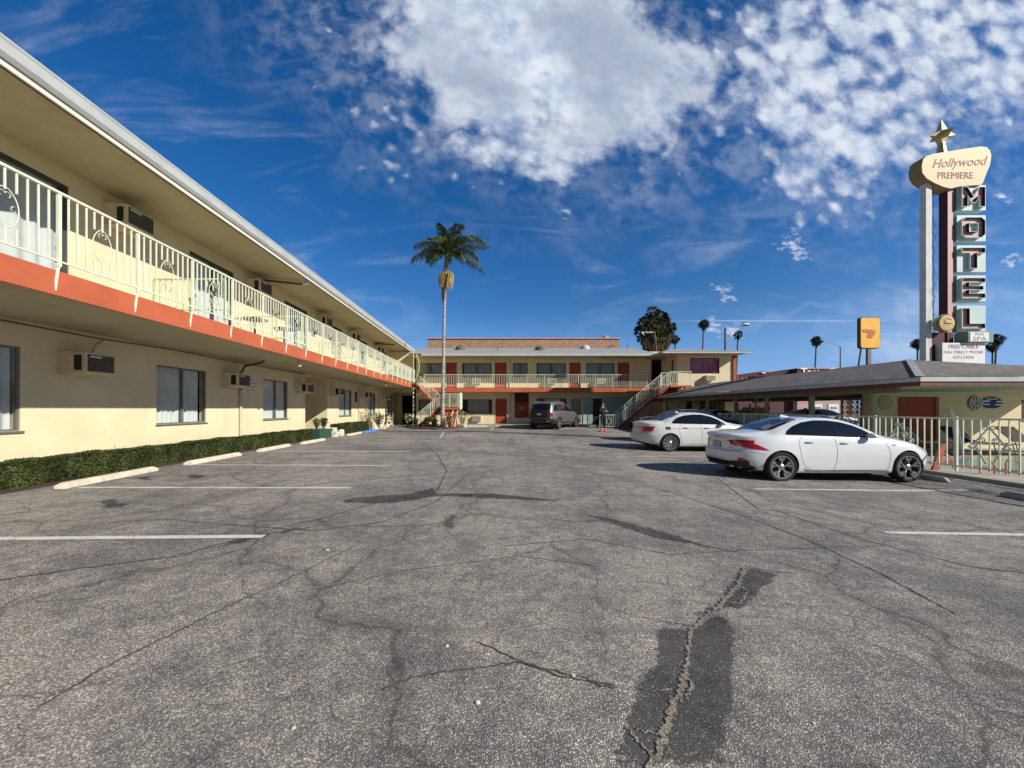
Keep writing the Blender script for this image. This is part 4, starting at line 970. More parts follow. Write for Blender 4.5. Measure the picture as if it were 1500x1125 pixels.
for sx,wd_,zt_,zb_ in ((-1,.27,11.1,9.75),(1,.32,11.15,9.6)):
    b=B(); cx=-3.25+sx*(.20 if sx<0 else .27)
    for i in range(420):
        a=random.uniform(0,2*PI); r=math.sqrt(random.random()); t0=random.random(); top_=zt_-.05-t0*.55-r*r*.25
        l=random.uniform(.35,.75)*(1.15-.4*r); x=cx+math.cos(a)*r*wd_*(1-.25*t0); y=25.68+math.sin(a)*r*wd_; dr_=random.uniform(-.05,.05)
        b.tube([(cx*.35+-3.24*.65,25.78,zt_-.12-t0*.2),(cx*.5+x*.5,y*.5+25.75*.5,top_+.08),(x,y,top_-.08),(x+dr_,y+dr_,top_-l)],[.006,.008,.016,.006],4)
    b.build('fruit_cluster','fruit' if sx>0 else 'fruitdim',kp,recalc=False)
b=B()
for i in range(90):
    a=random.uniform(0,2*PI); r=random.uniform(.02,.2); b.tube([(-3.3+r*.6*math.cos(a),25.75+r*math.sin(a),10.3),(-3.38+r*math.cos(a),25.74+r*math.sin(a),9.8-random.random()*1.1)],[.02,.006],4)
b.build('dry_sheath','bark',kp)
def fanpalm(px,py_c,Y,hpx,wpx,lean,label,name='palm_tree',skirt=.3,base=0.,grp='fan palms along the far street',n=80):
    """distant fan palm: leaning trunk, ball of stiff fan leaves"""
    c=P(px,py_c,Y); sc=Y/F; rad=wpx*sc/2; x0=c.x+lean*sc
    t=thing(name,label,'palm tree',(x0,Y,base),grp)
    b=B(); b.tube([(x0,Y,base),(x0*.6+c.x*.4,Y,base+(c.z-base)*.45),(c.x,Y,c.z)],[.24,.16,.15],8); b.build('trunk','bark',t)
    b=B()
    for i in range(n):
        a=random.uniform(0,2*PI); e=math.asin(random.uniform(-1,1)); d=Vector((math.cos(a)*math.cos(e),math.sin(a)*math.cos(e),math.sin(e)*hpx/wpx))
        st=c+d*rad*.15; m_=c+d*rad*random.uniform(.4,.7); s_=d.cross(Vector((random.uniform(-1,1),random.uniform(-1,1),random.uniform(-1,1)))).normalized(); u_=s_.cross(d.normalized())
        for k in range(9):
            an=(k-4)*.32; v=(d.normalized()*math.cos(an)+s_*math.sin(an)).normalized(); l=rad*.6*random.uniform(.7,1.15); w=u_*.02+s_*rad*.028*math.cos(an)+d.normalized()*rad*.028*abs(math.sin(an))
            b.add([m_-w,m_+w,m_+v*l*.65+w,m_+v*l+Vector((0,0,-l*.25)),m_+v*l*.65-w],[(0,1,2,4),(4,2,3)])
        b.tube([st,m_],.03*rad,3,False)
    b.build('crown','palmdark',t,recalc=False)
    if skirt:
        b=B()
        for i in range(36):
            a=random.uniform(0,2*PI); r=rad*random.uniform(.15,.5); b.tube([(c.x,Y,c.z),(c.x+r*math.cos(a),Y+r*math.sin(a),c.z-rad*.55),(c.x+r*.25*math.cos(a),Y+r*.25*math.sin(a),c.z-rad*random.uniform(.9,1.35+skirt))],[rad*.02,rad*.07,rad*.01],4)
        b.build('dead_skirt','palmdark',t)
fanpalm(1031,475,85,15,15,-6,'leaning street palm with thin trunk right of the big palm clump')
fanpalm(1081,490,85,15,13,-4,'street palm behind the right end of the corner block roof',n=40)
fanpalm(989,497,90,15,13,-3,'small distant palm directly right of the big palm clump')
fanpalm(1196,499,85,15,15,-5,'slim palm left of the curved street lamp')
fanpalm(1344,503,80,15,15,0,'palm just left of the motel sign base')
fanpalm(1460,497,80,18,17,-6,'taller of the two palms at the right edge of the picture')
fanpalm(1454,508,84,15,14,-1,'lower of the two palms at the right edge of the picture')
b=B()
t=thing('palm_tree','slanting thin palm trunk behind the yellow sign','palm tree',(P(1257,540,70).x,70,0)); b.tube([P(1257,540,70)*1,P(1262,505,70),P(1266,480,70)],[.16,.14,.13],8); b.v=[v for v in b.v]
b.tube([(P(1256,560,70).x,70,0),P(1257,540,70)],.16,8); b.build('trunk','bark',t)
# the big shaggy palm clump behind the roof
def bigclump():
    Y=48; sc=Y/F; t=thing('palm_clump','large shaggy clump of fan palms with hanging brown skirts behind the motel roof','palm tree',(P(962,599,Y).x,Y,0))
    heads=[(957,458,24),(968,464,22),(943,472,20),(975,482,22),(936,484,17),(951,484,25),(964,492,25),(984,478,15),(948,500,20),(972,502,20),(958,478,24),(946,470,18),(972,470,20),(940,494,15),(981,491,15),(958,508,20)]
    b=B(); b.tube([(P(962,599,Y).x,Y,0),P(962,500,Y)],[.7,.8],12)
    for hx,hy,hr in heads: b.tube([P(962,520,Y),P(hx,hy+4,Y)],[.35,.12],8)
    b.build('trunk','skirt',t)
    for hx,hy,hr in heads:
        c=P(hx,hy,Y+random.uniform(-1.,1.)); rad=hr*.5*sc; b=B()
        for i in range(34):
            a=random.uniform(0,2*PI); e=math.asin(random.uniform(-.7,1)); d=Vector((math.cos(a)*math.cos(e),math.sin(a)*math.cos(e),math.sin(e))); m_=c+d*rad*.55; s_=d.cross(Vector((random.uniform(-1,1),random.uniform(-1,1),random.uniform(-1,1)))).normalized(); u_=s_.cross(d)
            for k in range(11):
                an=(k-5)*.27; v=(d*math.cos(an)+s_*math.sin(an)).normalized(); l=rad*.6*random.uniform(.8,1.15); w=u_*.01+(s_*math.cos(an)+d*abs(math.sin(an)))*.035
                b.add([m_-w,m_+w,m_+v*l*.6+w+Vector((0,0,-l*.08)),m_+v*l+Vector((0,0,-l*.45)),m_+v*l*.6-w+Vector((0,0,-l*.08))],[(0,1,2,4),(4,2,3)])
            b.tube([c,m_],.03,3,False)
        b.build('crown','palmdark',t,recalc=False)
    b=B()
    for i in range(2600):
        f=random.random(); py=512-40*f+8*random.random(); half=(12+9*min(f*1.4,1)); px=961+random.uniform(-1,1)*half; dy=random.uniform(-1,1)*1.4
        p=P(px,py,Y+dy); l=random.uniform(.5,1.4); o=random.uniform(-.15,.15)
        b.add([p,p+Vector((.07,0,0)),p+Vector((o+.1,-.05,-l*.6)),p+Vector((o,0,-l)),p+Vector((o-.06,-.05,-l*.6))],[(0,1,2,4),(4,2,3)])
    b.build('dead_skirt','skirt',t,recalc=False)
bigclump()
mat('fasciabrown',(.13,.03,.018),.7,var=.1)
# ---------------------------------------------------------------- low office and carport
ct=thing('carport_office','low shingled carport and pool office with deep green eaves on the right','building',(16,18,0))
ex,ey,ez=11.5,10.1,2.47; rx,ry,rz=15.4,13.9,3.42; RE=21.3
b=B(); vs=[(ex,ey,ez),(RE,ey,ez),(RE,ry,3.12),(rx,ry,rz),(rx,27.4,rz),(ex,27.4,ez),(19.3,27.4,ez),(19.3,17.8,ez),(RE,17.8,ez)]
b.add(vs,[(0,1,2,3),(0,3,4,5),(3,2,8,7),(3,7,6,4)]); b.build('roof','shingle',ct)
b=B(); hp=[Vector((ex,ey,ez+.02)),Vector((rx,ry,rz+.02))]; d=(hp[1]-hp[0]).normalized(); n=Vector((d.y,-d.x,0)).normalized()*.09
b.quad(hp[0]-n,hp[0]+n*.9-Vector((0,0,.01)),hp[1]+n*.9,hp[1]-n); b.build('hip_cap','greyroof',ct)
b=B(); b.box(ex-.02,ex+.04,ey-.02,27.4,ez-.13,ez-.012); b.box(ex+.04,RE,ey-.02,ey+.04,ez-.13,ez-.012); b.build('fascia','gutter',ct)
b=B(); b.box(ex+.01,ex+.05,ey+.01,27.4,ez-.25,ez-.132); b.box(ex+.05,RE,ey+.01,ey+.05,ez-.25,ez-.132); b.build('lower_fascia','fasciabrown',ct)
mat('postolive',(.22,.24,.12),.7,var=.1); mat('soffitgreen',(.40,.43,.28),.8,var=.08,dirt=.3,dirtc=(.2,.2,.1)); mat('beamdark',(.16,.13,.07),.8,var=.15)
b=B(); b.box(ex+.06,RE,ey+.06,14.55,ez-.20,ez-.14); b.box(ex+.06,19.2,14.56,27.35,ez-.20,ez-.14); b.build('eave_soffit','soffitgreen',ct)
b=B(); b.box(11.62,11.75,10.8,27.3,ez-.40,ez-.201); b.box(15.3,15.42,14.8,27.3,ez-.40,ez-.201); b.box(19.0,19.12,14.8,27.3,ez-.40,ez-.201)
for y in (15.5,18.5,21.5,24.5): b.box(11.76,18.99,y,y+.1,ez-.38,ez-.202)
b.build('beam','beamdark',ct)
for y in (11.55,13.75,16.0,18.05,20.4,22.8,25.2):
    b=B(); b.box(11.62,11.74,y-.06,y+.06,gz(11.7,y),ez-.40); b.build('post','postolive',ct)
for y in (15.0,18.4,22.5): b=B(); b.box(19.0,19.12,y,y+.12,0,ez-.4); b.build('post','beamdark',ct)
# office front wall, facing the pool
TO=lambda u,v,z:(u,14.6-v,z)
b=B(); wall_holes(b,TO,14.76,21.25,0,ez-.2,[(15.7,17.35,.05,2.08),(20.55,21.1,1.15,1.95)]); b.box(14.76,14.9,14.6,15.0,0,ez-.21); b.box(17.5,21.2,17.3,17.5,0,ez-.2); b.box(21.1,21.25,14.8,17.4,0,ez-.2); b.build('wall','stucco2',ct)
dd=door(ct,TO,15.72,17.33,.06,2.07,'reddoor')
w=window(ct,TO,20.55,21.1,1.15,1.95,'curtain_dim',(0,0),1,fr='frame_dark')
b=B(TO); b.lathe([(0,.03),(.34,.02),(.36,0)],(0,0,0),24); 
b=B(); cx,cz=18.72,1.83
b.lathe([(0,-.035),(.27,-.03),(.29,0)],(cx,14.59,cz),24,'y'); pl=b.build('round_plaque','frame_grey',ct)
b=B()
for k in range(10):
    a=2*PI*k/10; b.tube([(cx+.08*math.cos(a),14.54,cz+.08*math.sin(a)),(cx+.24*math.cos(a),14.54,cz+.24*math.sin(a))],.02,5)
b.tube([(cx+.25*math.cos(2*PI*k/20),14.54,cz+.25*math.sin(2*PI*k/20)) for k in range(21)],.014,5,False); b.build('plaque_pattern','signwhite',pl)
b=B(); el=[(19.35+.42*math.cos(t)*(1),1.84+.22*math.sin(t)) for t in [2*PI*k/28 for k in range(28)]]
b.prism(el,lambda a,c,d:(a,d,c),14.55,14.598); ov=b.build('oval_sign','bluecloth',ct); ov['label']='blue oval sign with white bands on the office wall'
b=B(); b.box(19.0,19.25,14.53,14.548,1.88,1.93); b.box(19.5,19.74,14.53,14.548,1.86,1.91); b.box(19.0,19.22,14.53,14.548,1.76,1.80); b.box(19.45,19.72,14.53,14.548,1.74,1.79); b.box(19.1,19.55,14.53,14.548,1.97,2.0); b.build('white_band','signwhite',ov)
b=B(); b.lathe([(0,-.03),(.28,-.025),(.3,0)],(15.25,14.59,1.85),20,'y'); b.build('round_plaque','soffit',ct)
# breeze block screens
def breeze(par,x0,x1,y,z0,z1,cell,m,ring=.013):
    b=B(); nx=max(1,int((x1-x0)/cell)); nz=max(1,int((z1-z0)/cell)); cx=(x1-x0)/nx; cz=(z1-z0)/nz
    for i in range(nx):
        for j in range(nz):
            a,c=x0+(i+.5)*cx,z0+(j+.5)*cz; r=min(cx,cz)*.36
            pts=[(a+r*math.cos(PI/2*k),y,c+r*math.sin(PI/2*k)) for k in range(5)]; b.tube(pts,ring,4,False)
            b.tube([(a-cx/2,y,c),(a-r,y,c)],ring,4); b.tube([(a,y,c-cz/2),(a,y,c-r)],ring,4)
    b.box(x0-.04,x0,y-.05,y+.05,z0,z1); b.box(x1,x1+.04,y-.05,y+.05,z0,z1)
    return b.build('breeze_block_screen',m,par)
breeze(ct,15.45,16.35,16.6,.9,2.24,.20,'offwhite',.022)
b=B(); b.box(16.4,16.7,16.6,16.75,0,2.2); b.build('pink_pier','signpink',ct)
breeze(ct,14.0,15.75,25.6,.3,2.25,.26,'star',.04)
b=B(); b.box(13.9,15.9,25.8,25.9,.2,2.2); b.build('screen_backing','beamdark',ct)
b=B(); b.box(13.4,13.9,25.2,25.3,.2,2.2); b.build('side_wall','stucco2',ct)
# hanging tools of the yard: yellow green gate beside the carport
gt=thing('yard_gate','yellow green board gate with bright posts under the carport','gate',(15.2,22,.2))
b=B(); 
for k in range(14): b.box(14.35+k*.115,14.45+k*.115,22.0,22.04,.2,1.55)
b.build('boards','yellowgate',gt)
for x in (14.3,15.02,15.95): b=B(); b.box(x,x+.07,21.94,22.0,.2,1.62 if x>15.5 else 1.9); b.build('gate_post','railgreen',gt)
yl=thing('lamp_post','pale yellow post with lantern cap under the carport','lamp post',(14.75,21,.2))
b=B(); b.tube([(14.7,21,.2),(14.7,21,1.95)],.045,8); b.tube([(14.86,21,.2),(14.86,21,1.75)],.045,8); b.build('pole','yellowpost',yl)
b=B(); b.lathe([(0,.22),(.1,.18),(.2,.05),(.2,0),(0,0)],(14.74,21,1.95),12); b.build('cap','offwhite',yl)
# ---------------------------------------------------------------- pool yard
b=B(); b.box(10.91,24,3,14.6,-.1,.075); struct(b.build('pool_deck','deck',None))
b=B(); b.box(10.72,10.9,3,18,-.1,.085); struct(b.build('kerb','concrete',None,bevel=.015))
pool=[(12.6+2.0*0,5.2),(21,4.6),(22,8),(20,11.6),(15,12.0),(12.3,10.6)]
b=B(); b.prism([(a,c) for a,c in pool],lambda a,c,d:(a,c,d),.104,.125); struct(b.build('pool_coping','coping',None))
cxp,cyp=17,8.6
b=B(); q=[(cxp+(a-cxp)*.95,cyp+(c-cyp)*.93) for a,c in pool]; b.add([(a,c,.13) for a,c in q],[tuple(range(6))]); struct(b.build('pool_water','water',None))
def loop_rail(pts,label,name='pool_handrail'):
    b=B(); b.tube(pts,.015,8); tag(center_origin(b.build(name,'orangerail',None,smooth=True)),label,'handrail','orange pool handrails')
for x,y,lab in ((11.35,8.75,'orange pool handrail nearest the fence corner'),(11.75,8.6,'orange tubular pool ladder rail beside the nearest handrail'),(11.3,9.5,'low orange pool rail behind the fence by the white pole')):
    loop_rail([(x,y,.1),(x,y,.36),(x+.04,y,.44),(x+.12,y-.02,.46),(x+.2,y-.03,.42),(x+.26,y-.05,.3),(x+.26,y-.06,.1)],lab)
def lounger(x,y,rz,label,cm,cover=None):
    t=thing('pool_lounger',label,'sun lounger',(x,y,.1),None,False); t.rotation_euler=(0,0,rz)
    b=B(); b.tube([(-.3,-.9,.32),(-.3,.3,.32),(-.3,.85,.85)],.02,6); b.tube([(.3,-.9,.32),(.3,.3,.32),(.3,.85,.85)],.02,6); b.build('frame','white',t)
    b=B()
    for k in range(14): b.box(-.29,.29,-.88+k*.085,-.82+k*.085,.33,.345)
    b.build('seat','white',t)
    b=B(); b.add([(-.29,.3,.34),(.29,.3,.34),(.29,.84,.86),(-.29,.84,.86)],[(0,1,2,3)]); b.add([(-.29,.3,.36),(.29,.3,.36),(.29,.84,.88),(-.29,.84,.88)],[(0,1,2,3)]); b.build('backrest',cm,t)
    for sx in (-.28,.28):
        for sy in (-.75,.25): b=B(); b.tube([(sx,sy,.32),(sx,sy-.08,0)],.018,6); b.build('leg','white',t)
    if cover:
        b=B(); n=10; vs=[(-.32+.64*i/n,.05+.75*j/n,.40+max(0,(j/n-.3))*.72+.05*math.sin(i*1.7+j)+(-.12 if i in(0,n) else 0)) for j in range(n+1) for i in range(n+1)]
        b.add(vs,[(j*(n+1)+i,j*(n+1)+i+1,(j+1)*(n+1)+i+1,(j+1)*(n+1)+i) for j in range(n) for i in range(n)]); b.build('blue_towel','bluecloth',t,smooth=True,autos=False)
lounger(16.6,12.9,R(80),'pool lounger with a blue towel over its raised back, by the office wall','bluecloth',True)
lounger(15.3,13.4,R(90),'pale pool lounger in the shade before the red office door','white')
lounger(19.0,13.2,R(80),'pale pool lounger near the lit part of the office wall','white')
um=thing('folded_umbrella','white folded pool umbrella standing in the yard near the red door','umbrella',(15.6,12.6,.1))
b=B(); b.tube([(15.65,12.6,.3),(15.53,12.6,1.0),(15.35,12.6,1.55)],[.10,.085,.05],8); b.build('canopy','white',um,smooth=True)
b=B(); b.tube([(15.7,12.6,.1),(15.32,12.6,1.65)],.02,6); b.lathe([(0,.0),(.2,0),(.2,.07),(0,.09)],(15.7,12.6,.1),12); b.build('pole','white',um)
tb=thing('patio_table','round white patio table in the pool yard shade','table',(13.6,12.8,.1))
b=B(); b.lathe([(0,.72),(.45,.72),(.45,.69),(0,.69)],(13.6,12.8,.1),20); b.build('tabletop','white',tb)
for k in range(3): a=k*2.1; b=B(); b.tube([(13.6+.1*math.cos(a),12.8+.1*math.sin(a),.78),(13.6+.33*math.cos(a),12.8+.33*math.sin(a),.1)],.018,6); b.build('leg','white',tb)
b=B(); f=lambda a,c,d:(10.55+a*.5,9.1+d+a*.1,c); b.prism([(0,.08),(.17,.08),(.36,.74),(.22,.72)],lambda a,c,d:(10.95+a,9.35+d,c),0,.05)
tag(center_origin(b.build('leaning_board','rust',None)),'rust red board leaning on the pool fence behind the near white sedan','board')
# fence
pf=thing('pool_fence','long pale yellow iron fence with scroll ornaments around the pool yard','fence',(10.8,10,.1))
XFc=10.8; TFn=lambda u,v,z:(XFc+v,u,z)
posts=[3.2+1.85*k for k in range(9)]
zt=1.39
b=B(TFn); b.box(3.2,18.0,-.02,.02,zt-.03,zt+.01); b.box(3.2,18.0,-.014,.014,.26,.29)
nb=int((18-3.2)/.155)
orn=[6.35,8.15,9.95,12.0,14.1]
for k in range(nb+1):
    y=3.2+k*.155
    b.box(y-.011,y+.011,-.011,.011,.22,zt-.03)
rl=b.build('rails_and_pickets','rail',pf)
for y in posts: b=B(TFn); b.box(y-.022,y+.022,-.022,.022,.16,zt+.03); b.build('post','rail',pf)
for y in orn:
    b=B(); v=-.03
    for s_ in (-1,1):
        b.tube([TFn(y,v,1.20),TFn(y+s_*.26,v,.82),TFn(y+s_*.05,v,.40)],.018,5)
        for m_ in (-1,1):
            cy=y+s_*.12*(1 if m_>0 else 2.4); cz=.84; b.tube([TFn(cy+.065*(1-k/22)*math.cos(k*.55)*1.1,v,cz+m_*.07+.065*(1-k/22)*math.sin(k*.55)*m_) for k in range(16)],.015,4,False)
        b.tube([TFn(y+s_*(.03+.035*(1-math.cos(k*.5))),v,1.19+.035*math.sin(k*.5)) for k in range(11)],.014,4,False)
    b.tube([TFn(y-.36,v,.84),TFn(y+.36,v,.84)],.014,4); b.build('scroll_ornament','rail',pf)
# another fence stretch turning behind the sedans
pf2=thing('yard_fence','pale yellow iron fence stretch across the yard behind the near white sedan','fence',(13,18,0))
TG=lambda u,v,z:(u,18.0-v,z)
b=B(TG); b.box(10.85,15.0,-.02,.02,1.36,1.4); b.box(10.85,15.0,-.014,.014,.26,.29)
for k in range(28): x=10.9+k*.15; b.box(x-.012,x+.012,-.012,.012,.1,1.36)
b.build('rails_and_pickets','rail',pf2)
for x in (10.9,12.9,14.95): b=B(TG); b.box(x-.022,x+.022,-.022,.022,.05,1.42); b.build('post','rail',pf2)

# ---------------------------------------------------------------- motel sign
SY=18.0; sg=thing('motel_sign','tall pylon sign spelling MOTEL in stacked teal boxes with a star on top','sign',(P(1395,599,SY).x,SY,0))
def sx(px): return (px-VX)/F*SY
def sz(py): return CZ+(VY-py)/F*SY
b=B(); b.box(sx(1356.5),sx(1365),SY,SY+.28,0,sz(268)); b.build('support_column','signpost',sg)
b=B(); b.box(sx(1388.5),sx(1396),SY,SY+.36,2,sz(276)); cl=b.build('main_column','signpink',sg)
b=B(); b.box(sx(1388.5)-.012,sx(1388.5),SY-.002,SY+.36,2,sz(276)); b.box(sx(1390),sx(1396),SY-.02,SY-.001,2,sz(487)); b.build('column_side','maroon',cl)
b=B(); b.tube([(sx(1368.5),SY+.15,2),(sx(1368.5),SY+.15,sz(275))],.012,5); b.tube([(sx(1373),SY+.15,2),(sx(1373),SY+.15,sz(275))],.012,5)
for k in range(11): z=sz(300+k*20); b.tube([(sx(1365),SY+.15,z),(sx(1380),SY+.2,z)],.012,5)
b.build('ladder_rungs','pipedark',sg)
b=B(); n=0; pts=[]
for k in range(60): pts.append((sx(1371)+.05*math.sin(k*1.3),SY+.1+.04*math.cos(k),sz(290+k*3.6)))
b.tube(pts,.012,4); b.build('cable','pipedark',sg)
LET={'M':[[(0,0),(.25,0),(.25,.52),(.42,.2),(.58,.2),(.75,.52),(.75,0),(1,0),(1,1),(.76,1),(.5,.52),(.24,1),(0,1)]],
 'O':[[(.16,0),(.84,0),(1,.16),(1,.84),(.84,1),(.16,1),(0,.84),(0,.16)],[(.32,.30),(.32,.70),(.68,.70),(.68,.30)]],
 'T':[[(.34,0),(.66,0),(.66,.74),(1,.74),(1,1),(0,1),(0,.74),(.34,.74)]],
 'E':[[(0,0),(1,0),(1,.24),(.32,.24),(.32,.40),(.92,.40),(.92,.61),(.32,.61),(.32,.77),(1,.77),(1,1),(0,1)]],
 'L':[[(0,0),(1,0),(1,.25),(.34,.25),(.34,1),(0,1)]]}
rows=[('M',272,309),('O',316,354),('T',360,399),('E',404,442),('L',448,486)]
for ch,y0,y1 in rows:
    a,c=sx(1400),sx(1442); z0,z1=sz(y1),sz(y0)
    b=B(); b.box(a,c,SY-.05,SY+.28,z0,z1); bx=b.build('letter_box','signteal',sg,bevel=.006); bx['label']='teal box with the letter '+ch
    b=B(); b.box(a-.015,a-.002,SY-.045,SY+.275,z0+.01,z1-.01); b.box(sx(1395.5),a-.016,SY+.05,SY+.15,z0+.5,z0+.62); b.build('box_shade_side','signtealdark',bx)  # left face gets darker teal, its shade put into the colour
    lw,lh=(c-a)*.81,(z1-z0)*.78; la,lz=a+(c-a)*.07,z0+(z1-z0)*.10; yb,yf=SY-.06,SY-.17
    conv=lambda p:(la+p[0]*lw,lz+p[1]*lh)
    # open channel letter: pink back, teal outside, maroon inside
    loops=[[conv(p) for p in L] for L in LET[ch]]
    vs=[Vector(p) for L in loops for p in L]; fc=[];k=0
    ed=[]
    for L in loops: ed+=[(k+i,k+(i+1)%len(L)) for i in range(len(L))]; k+=len(L)
    r=delaunay_2d_cdt(vs,ed,[],0,1e-6)
    def inside(x,z):
        s_=False
        for L in loops:
            for i in range(len(L)):
                x1,z1_=L[i]; x2,z2=L[(i+1)%len(L)]
                if (z1_>z)!=(z2>z) and x<(x2-x1)*(z-z1_)/(z2-z1_)+x1: s_=not s_
        return s_
    tr=[f_ for f_ in r[2] if inside(sum(r[0][i].x for i in f_)/len(f_),sum(r[0][i].y for i in f_)/len(f_))]
    b=B(); b.add([(p.x,yb+.0,p.y) for p in r[0]],tr); lt=b.build('letter_face','signpink',bx)
    bo=B(); bi=B()
    for li,L in enumerate(loops):
        n=len(L)
        ar=sum(L[i][0]*L[(i+1)%n][1]-L[(i+1)%n][0]*L[i][1] for i in range(n)); 
        off=[]
        for i in range(n):
            p0,p1,p2=Vector(L[i-1]),Vector(L[i]),Vector(L[(i+1)%n]); d1=(p1-p0).normalized(); d2=(p2-p1).normalized(); n1=Vector((-d1.y,d1.x)); n2=Vector((-d2.y,d2.x)); m_=(n1+n2); m_=m_/max(m_.length_squared*.5,.3)
            off.append(p1+m_*.018*(1 if ar>0 else 1)*(1 if li==0 else 1))
        for i in range(n):
            p,q=L[i],L[(i+1)%n]; po,qo=off[i],off[(i+1)%n]
            outer,inner=((p,q),(po,qo)) 
            bo.quad((p[0],yb,p[1]),(q[0],yb,q[1]),(q[0],yf,q[1]),(p[0],yf,p[1])); bo.quad((p[0],yf,p[1]),(q[0],yf,q[1]),(qo[0],yf,qo[1]),(po[0],yf,po[1]))
            bi.quad((po[0],yb-.002,po[1]),(qo[0],yb-.002,qo[1]),(qo[0],yf,qo[1]),(po[0],yf,po[1]))
    bo.build('letter_return','signteal' if ch!='O' else 'signteal',lt,recalc=False); bi.build('letter_inside','maroon',lt,recalc=False)
# boomerang head
hp=[(1347,236),(1352,231),(1362,228),(1380,225),(1410,220),(1432,217),(1440,218),(1445,223),(1447,231),(1445,244),(1440,256),(1435,270),(1431,274),(1424,274),(1400,276),(1388,279),(1378,277),(1364,271),(1352,264),(1346,256),(1345,246)]
b=B(); b.prism([(sx(a),sz(c)) for a,c in hp],lambda a,c,d:(a,d,c),SY-.12,SY+.42); hd=b.build('head_panel','signolive',sg)
ctr=(1397,247)
b=B(); b.prism([(sx(ctr[0]+(a-ctr[0])*.992),sz(ctr[1]+(c-ctr[1])*.985)) for a,c in hp],lambda a,c,d:(a,d,c),SY-.14,SY-.121); b.build('panel_face','signcream',hd)
text('Hollywood',.60,'lettering','signtextsoft',hd,lambda a,c,d:(sx(1399)+a,SY-.142-d,sz(241)+c+a*.06),.004,shear=.35,sx=.95)
text('PREMIERE',.44,'lettering','signtextsoft',hd,lambda a,c,d:(sx(1394)+a,SY-.142-d,sz(260)+c),.004,sx=.92)
# star
b=B(); c=Vector((sx(1382.5),SY+.1,sz(196))); k8=[]
def st(dx,dy,dz): return c+Vector((dx,dy,dz))
tips=[(0,0,.78),(.70,0,.02),(-.64,-.05,-.05),(0,.5,0),(0,-.5,0),(0,0,-.8)]
inn=[(.15*sx_,.15*sy_,.15*sz_) for sz_ in (-1,1) for sy_ in (-1,1) for sx_ in (-1,1)]
def innq(ax,s_):
    idx=[i for i,p in enumerate(inn) if (p[ax]>0)==(s_>0)]; o=[0,1,3,2]; return [st(*inn[idx[i]]) for i in o]
for tp_,(ax,s_) in zip(tips,((2,1),(0,1),(0,-1),(1,1),(1,-1),(2,-1))):
    q=innq(ax,s_); T_=st(*tp_)
    for i in range(4): b.quad(q[i],q[(i+1)%4],T_)
b.build('star','star',sg)
b=B(); b.tube([(c.x,c.y,sz(225)),(c.x,c.y,sz(202))],[.2,.09],8); b.build('star_stem','star',sg)
# lower boxes
b=B(); b.box(sx(1405),sx(1441),SY-.35,SY+.2,sz(503),sz(487.5)); s1=b.build('small_box','signtealdark',sg)
b=B(); b.box(sx(1407),sx(1434),SY-.365,SY-.351,sz(502),sz(489)); b.build('box_face','signwhite',s1)
text('POOL',.16,'lettering','signtextsoft',s1,lambda a,c_,d:(sx(1420.5)+a,SY-.367-d,sz(492)+c_),.002)
text('SPA',.27,'lettering','signtextsoft',s1,lambda a,c_,d:(sx(1420.5)+a*1.5,SY-.367-d,sz(498.5)+c_),.002)
b=B(); b.box(sx(1372),sx(1434.5),SY-.2,SY+.5,sz(545),sz(503.2)); s2=b.build('reader_board','signpost',sg)
b=B(); b.box(sx(1372)+.02,sx(1434.5),SY-.215,SY-.201,sz(540),sz(503.5)); b.build('board_face','signwhite',s2)
for s_,py,h,m in (('FREE CABLE',509,.26,'signtext'),('DIAL DIRECT PHONE',517,.19,'signtextsoft'),('KITCHEN',524.5,.22,'signtextsoft')):
    text(s_,h,'lettering',m,s2,lambda a,c_,d,py=py:(sx(1403)+a*1.05,SY-.217-d,sz(py)+c_),.002)
b=B(); b.box(sx(1364),sx(1389),SY+.05,SY+.3,2.5,sz(487)); b.build('base_shroud','maroon',sg)
dl=[]; cx,cz=sx(1376.5),sz(475)
b=B(); b.lathe([(0,-.02),(.36,0),(.40,.12),(.36,.3),(0,.3)],(cx,SY-.3,cz),26,'y'); ck=b.build('round_lamp','signcream',sg,smooth=True); ck['label']='round cream clock like disc'
b=B(); b.tube([(cx+.42*math.cos(2*PI*k/30),SY-.22,cz+.42*math.sin(2*PI*k/30)) for k in range(31)],.018,5,False); b.tube([(cx-.12,SY-.335,cz+.12),(cx-.12,SY-.335,cz-.02),(cx+.2,SY-.335,cz-.02)],.014,4); b.tube([(cx-.25,SY-.31,cz+.12),(cx-.05,SY-.33,cz+.22),(cx+.2,SY-.31,cz+.14)],.012,4); b.build('ring_and_hands','signolive',ck)
# ---------------------------------------------------------------- yellow pole sign, street lamps, backdrop
ys=thing('pole_sign','yellow rounded rectangular pole sign with a red band beyond the carport roof','sign',(P(1274,599,45).x,45,0))
Y=45; f45=lambda px:(px-VX)/F*Y; z45=lambda py:CZ+(VY-py)/F*Y
def rrect(x0,x1,z0,z1,r):
    o=[]
    for cx_,cz_,a0 in ((x1-r,z1-r,0),(x0+r,z1-r,90),(x0+r,z0+r,180),(x1-r,z0+r,270)):
        for k in range(5): a=R(a0+k*22.5); o.append((cx_+r*math.cos(a),cz_+r*math.sin(a)))
    return o
b=B(); b.prism(rrect(f45(1259.5),f45(1289.5),z45(510.5),z45(464.5),.3),lambda a,c_,d:(a,d,c_),Y,Y+.35); bd=b.build('cabinet','gutter_dark',ys)
b=B(); b.prism(rrect(f45(1260.5),f45(1288.5),z45(509.5),z45(465.5),.28),lambda a,c_,d:(a,d,c_),Y-.05,Y-.002); fc=b.build('sign_face','yellowsign',bd)
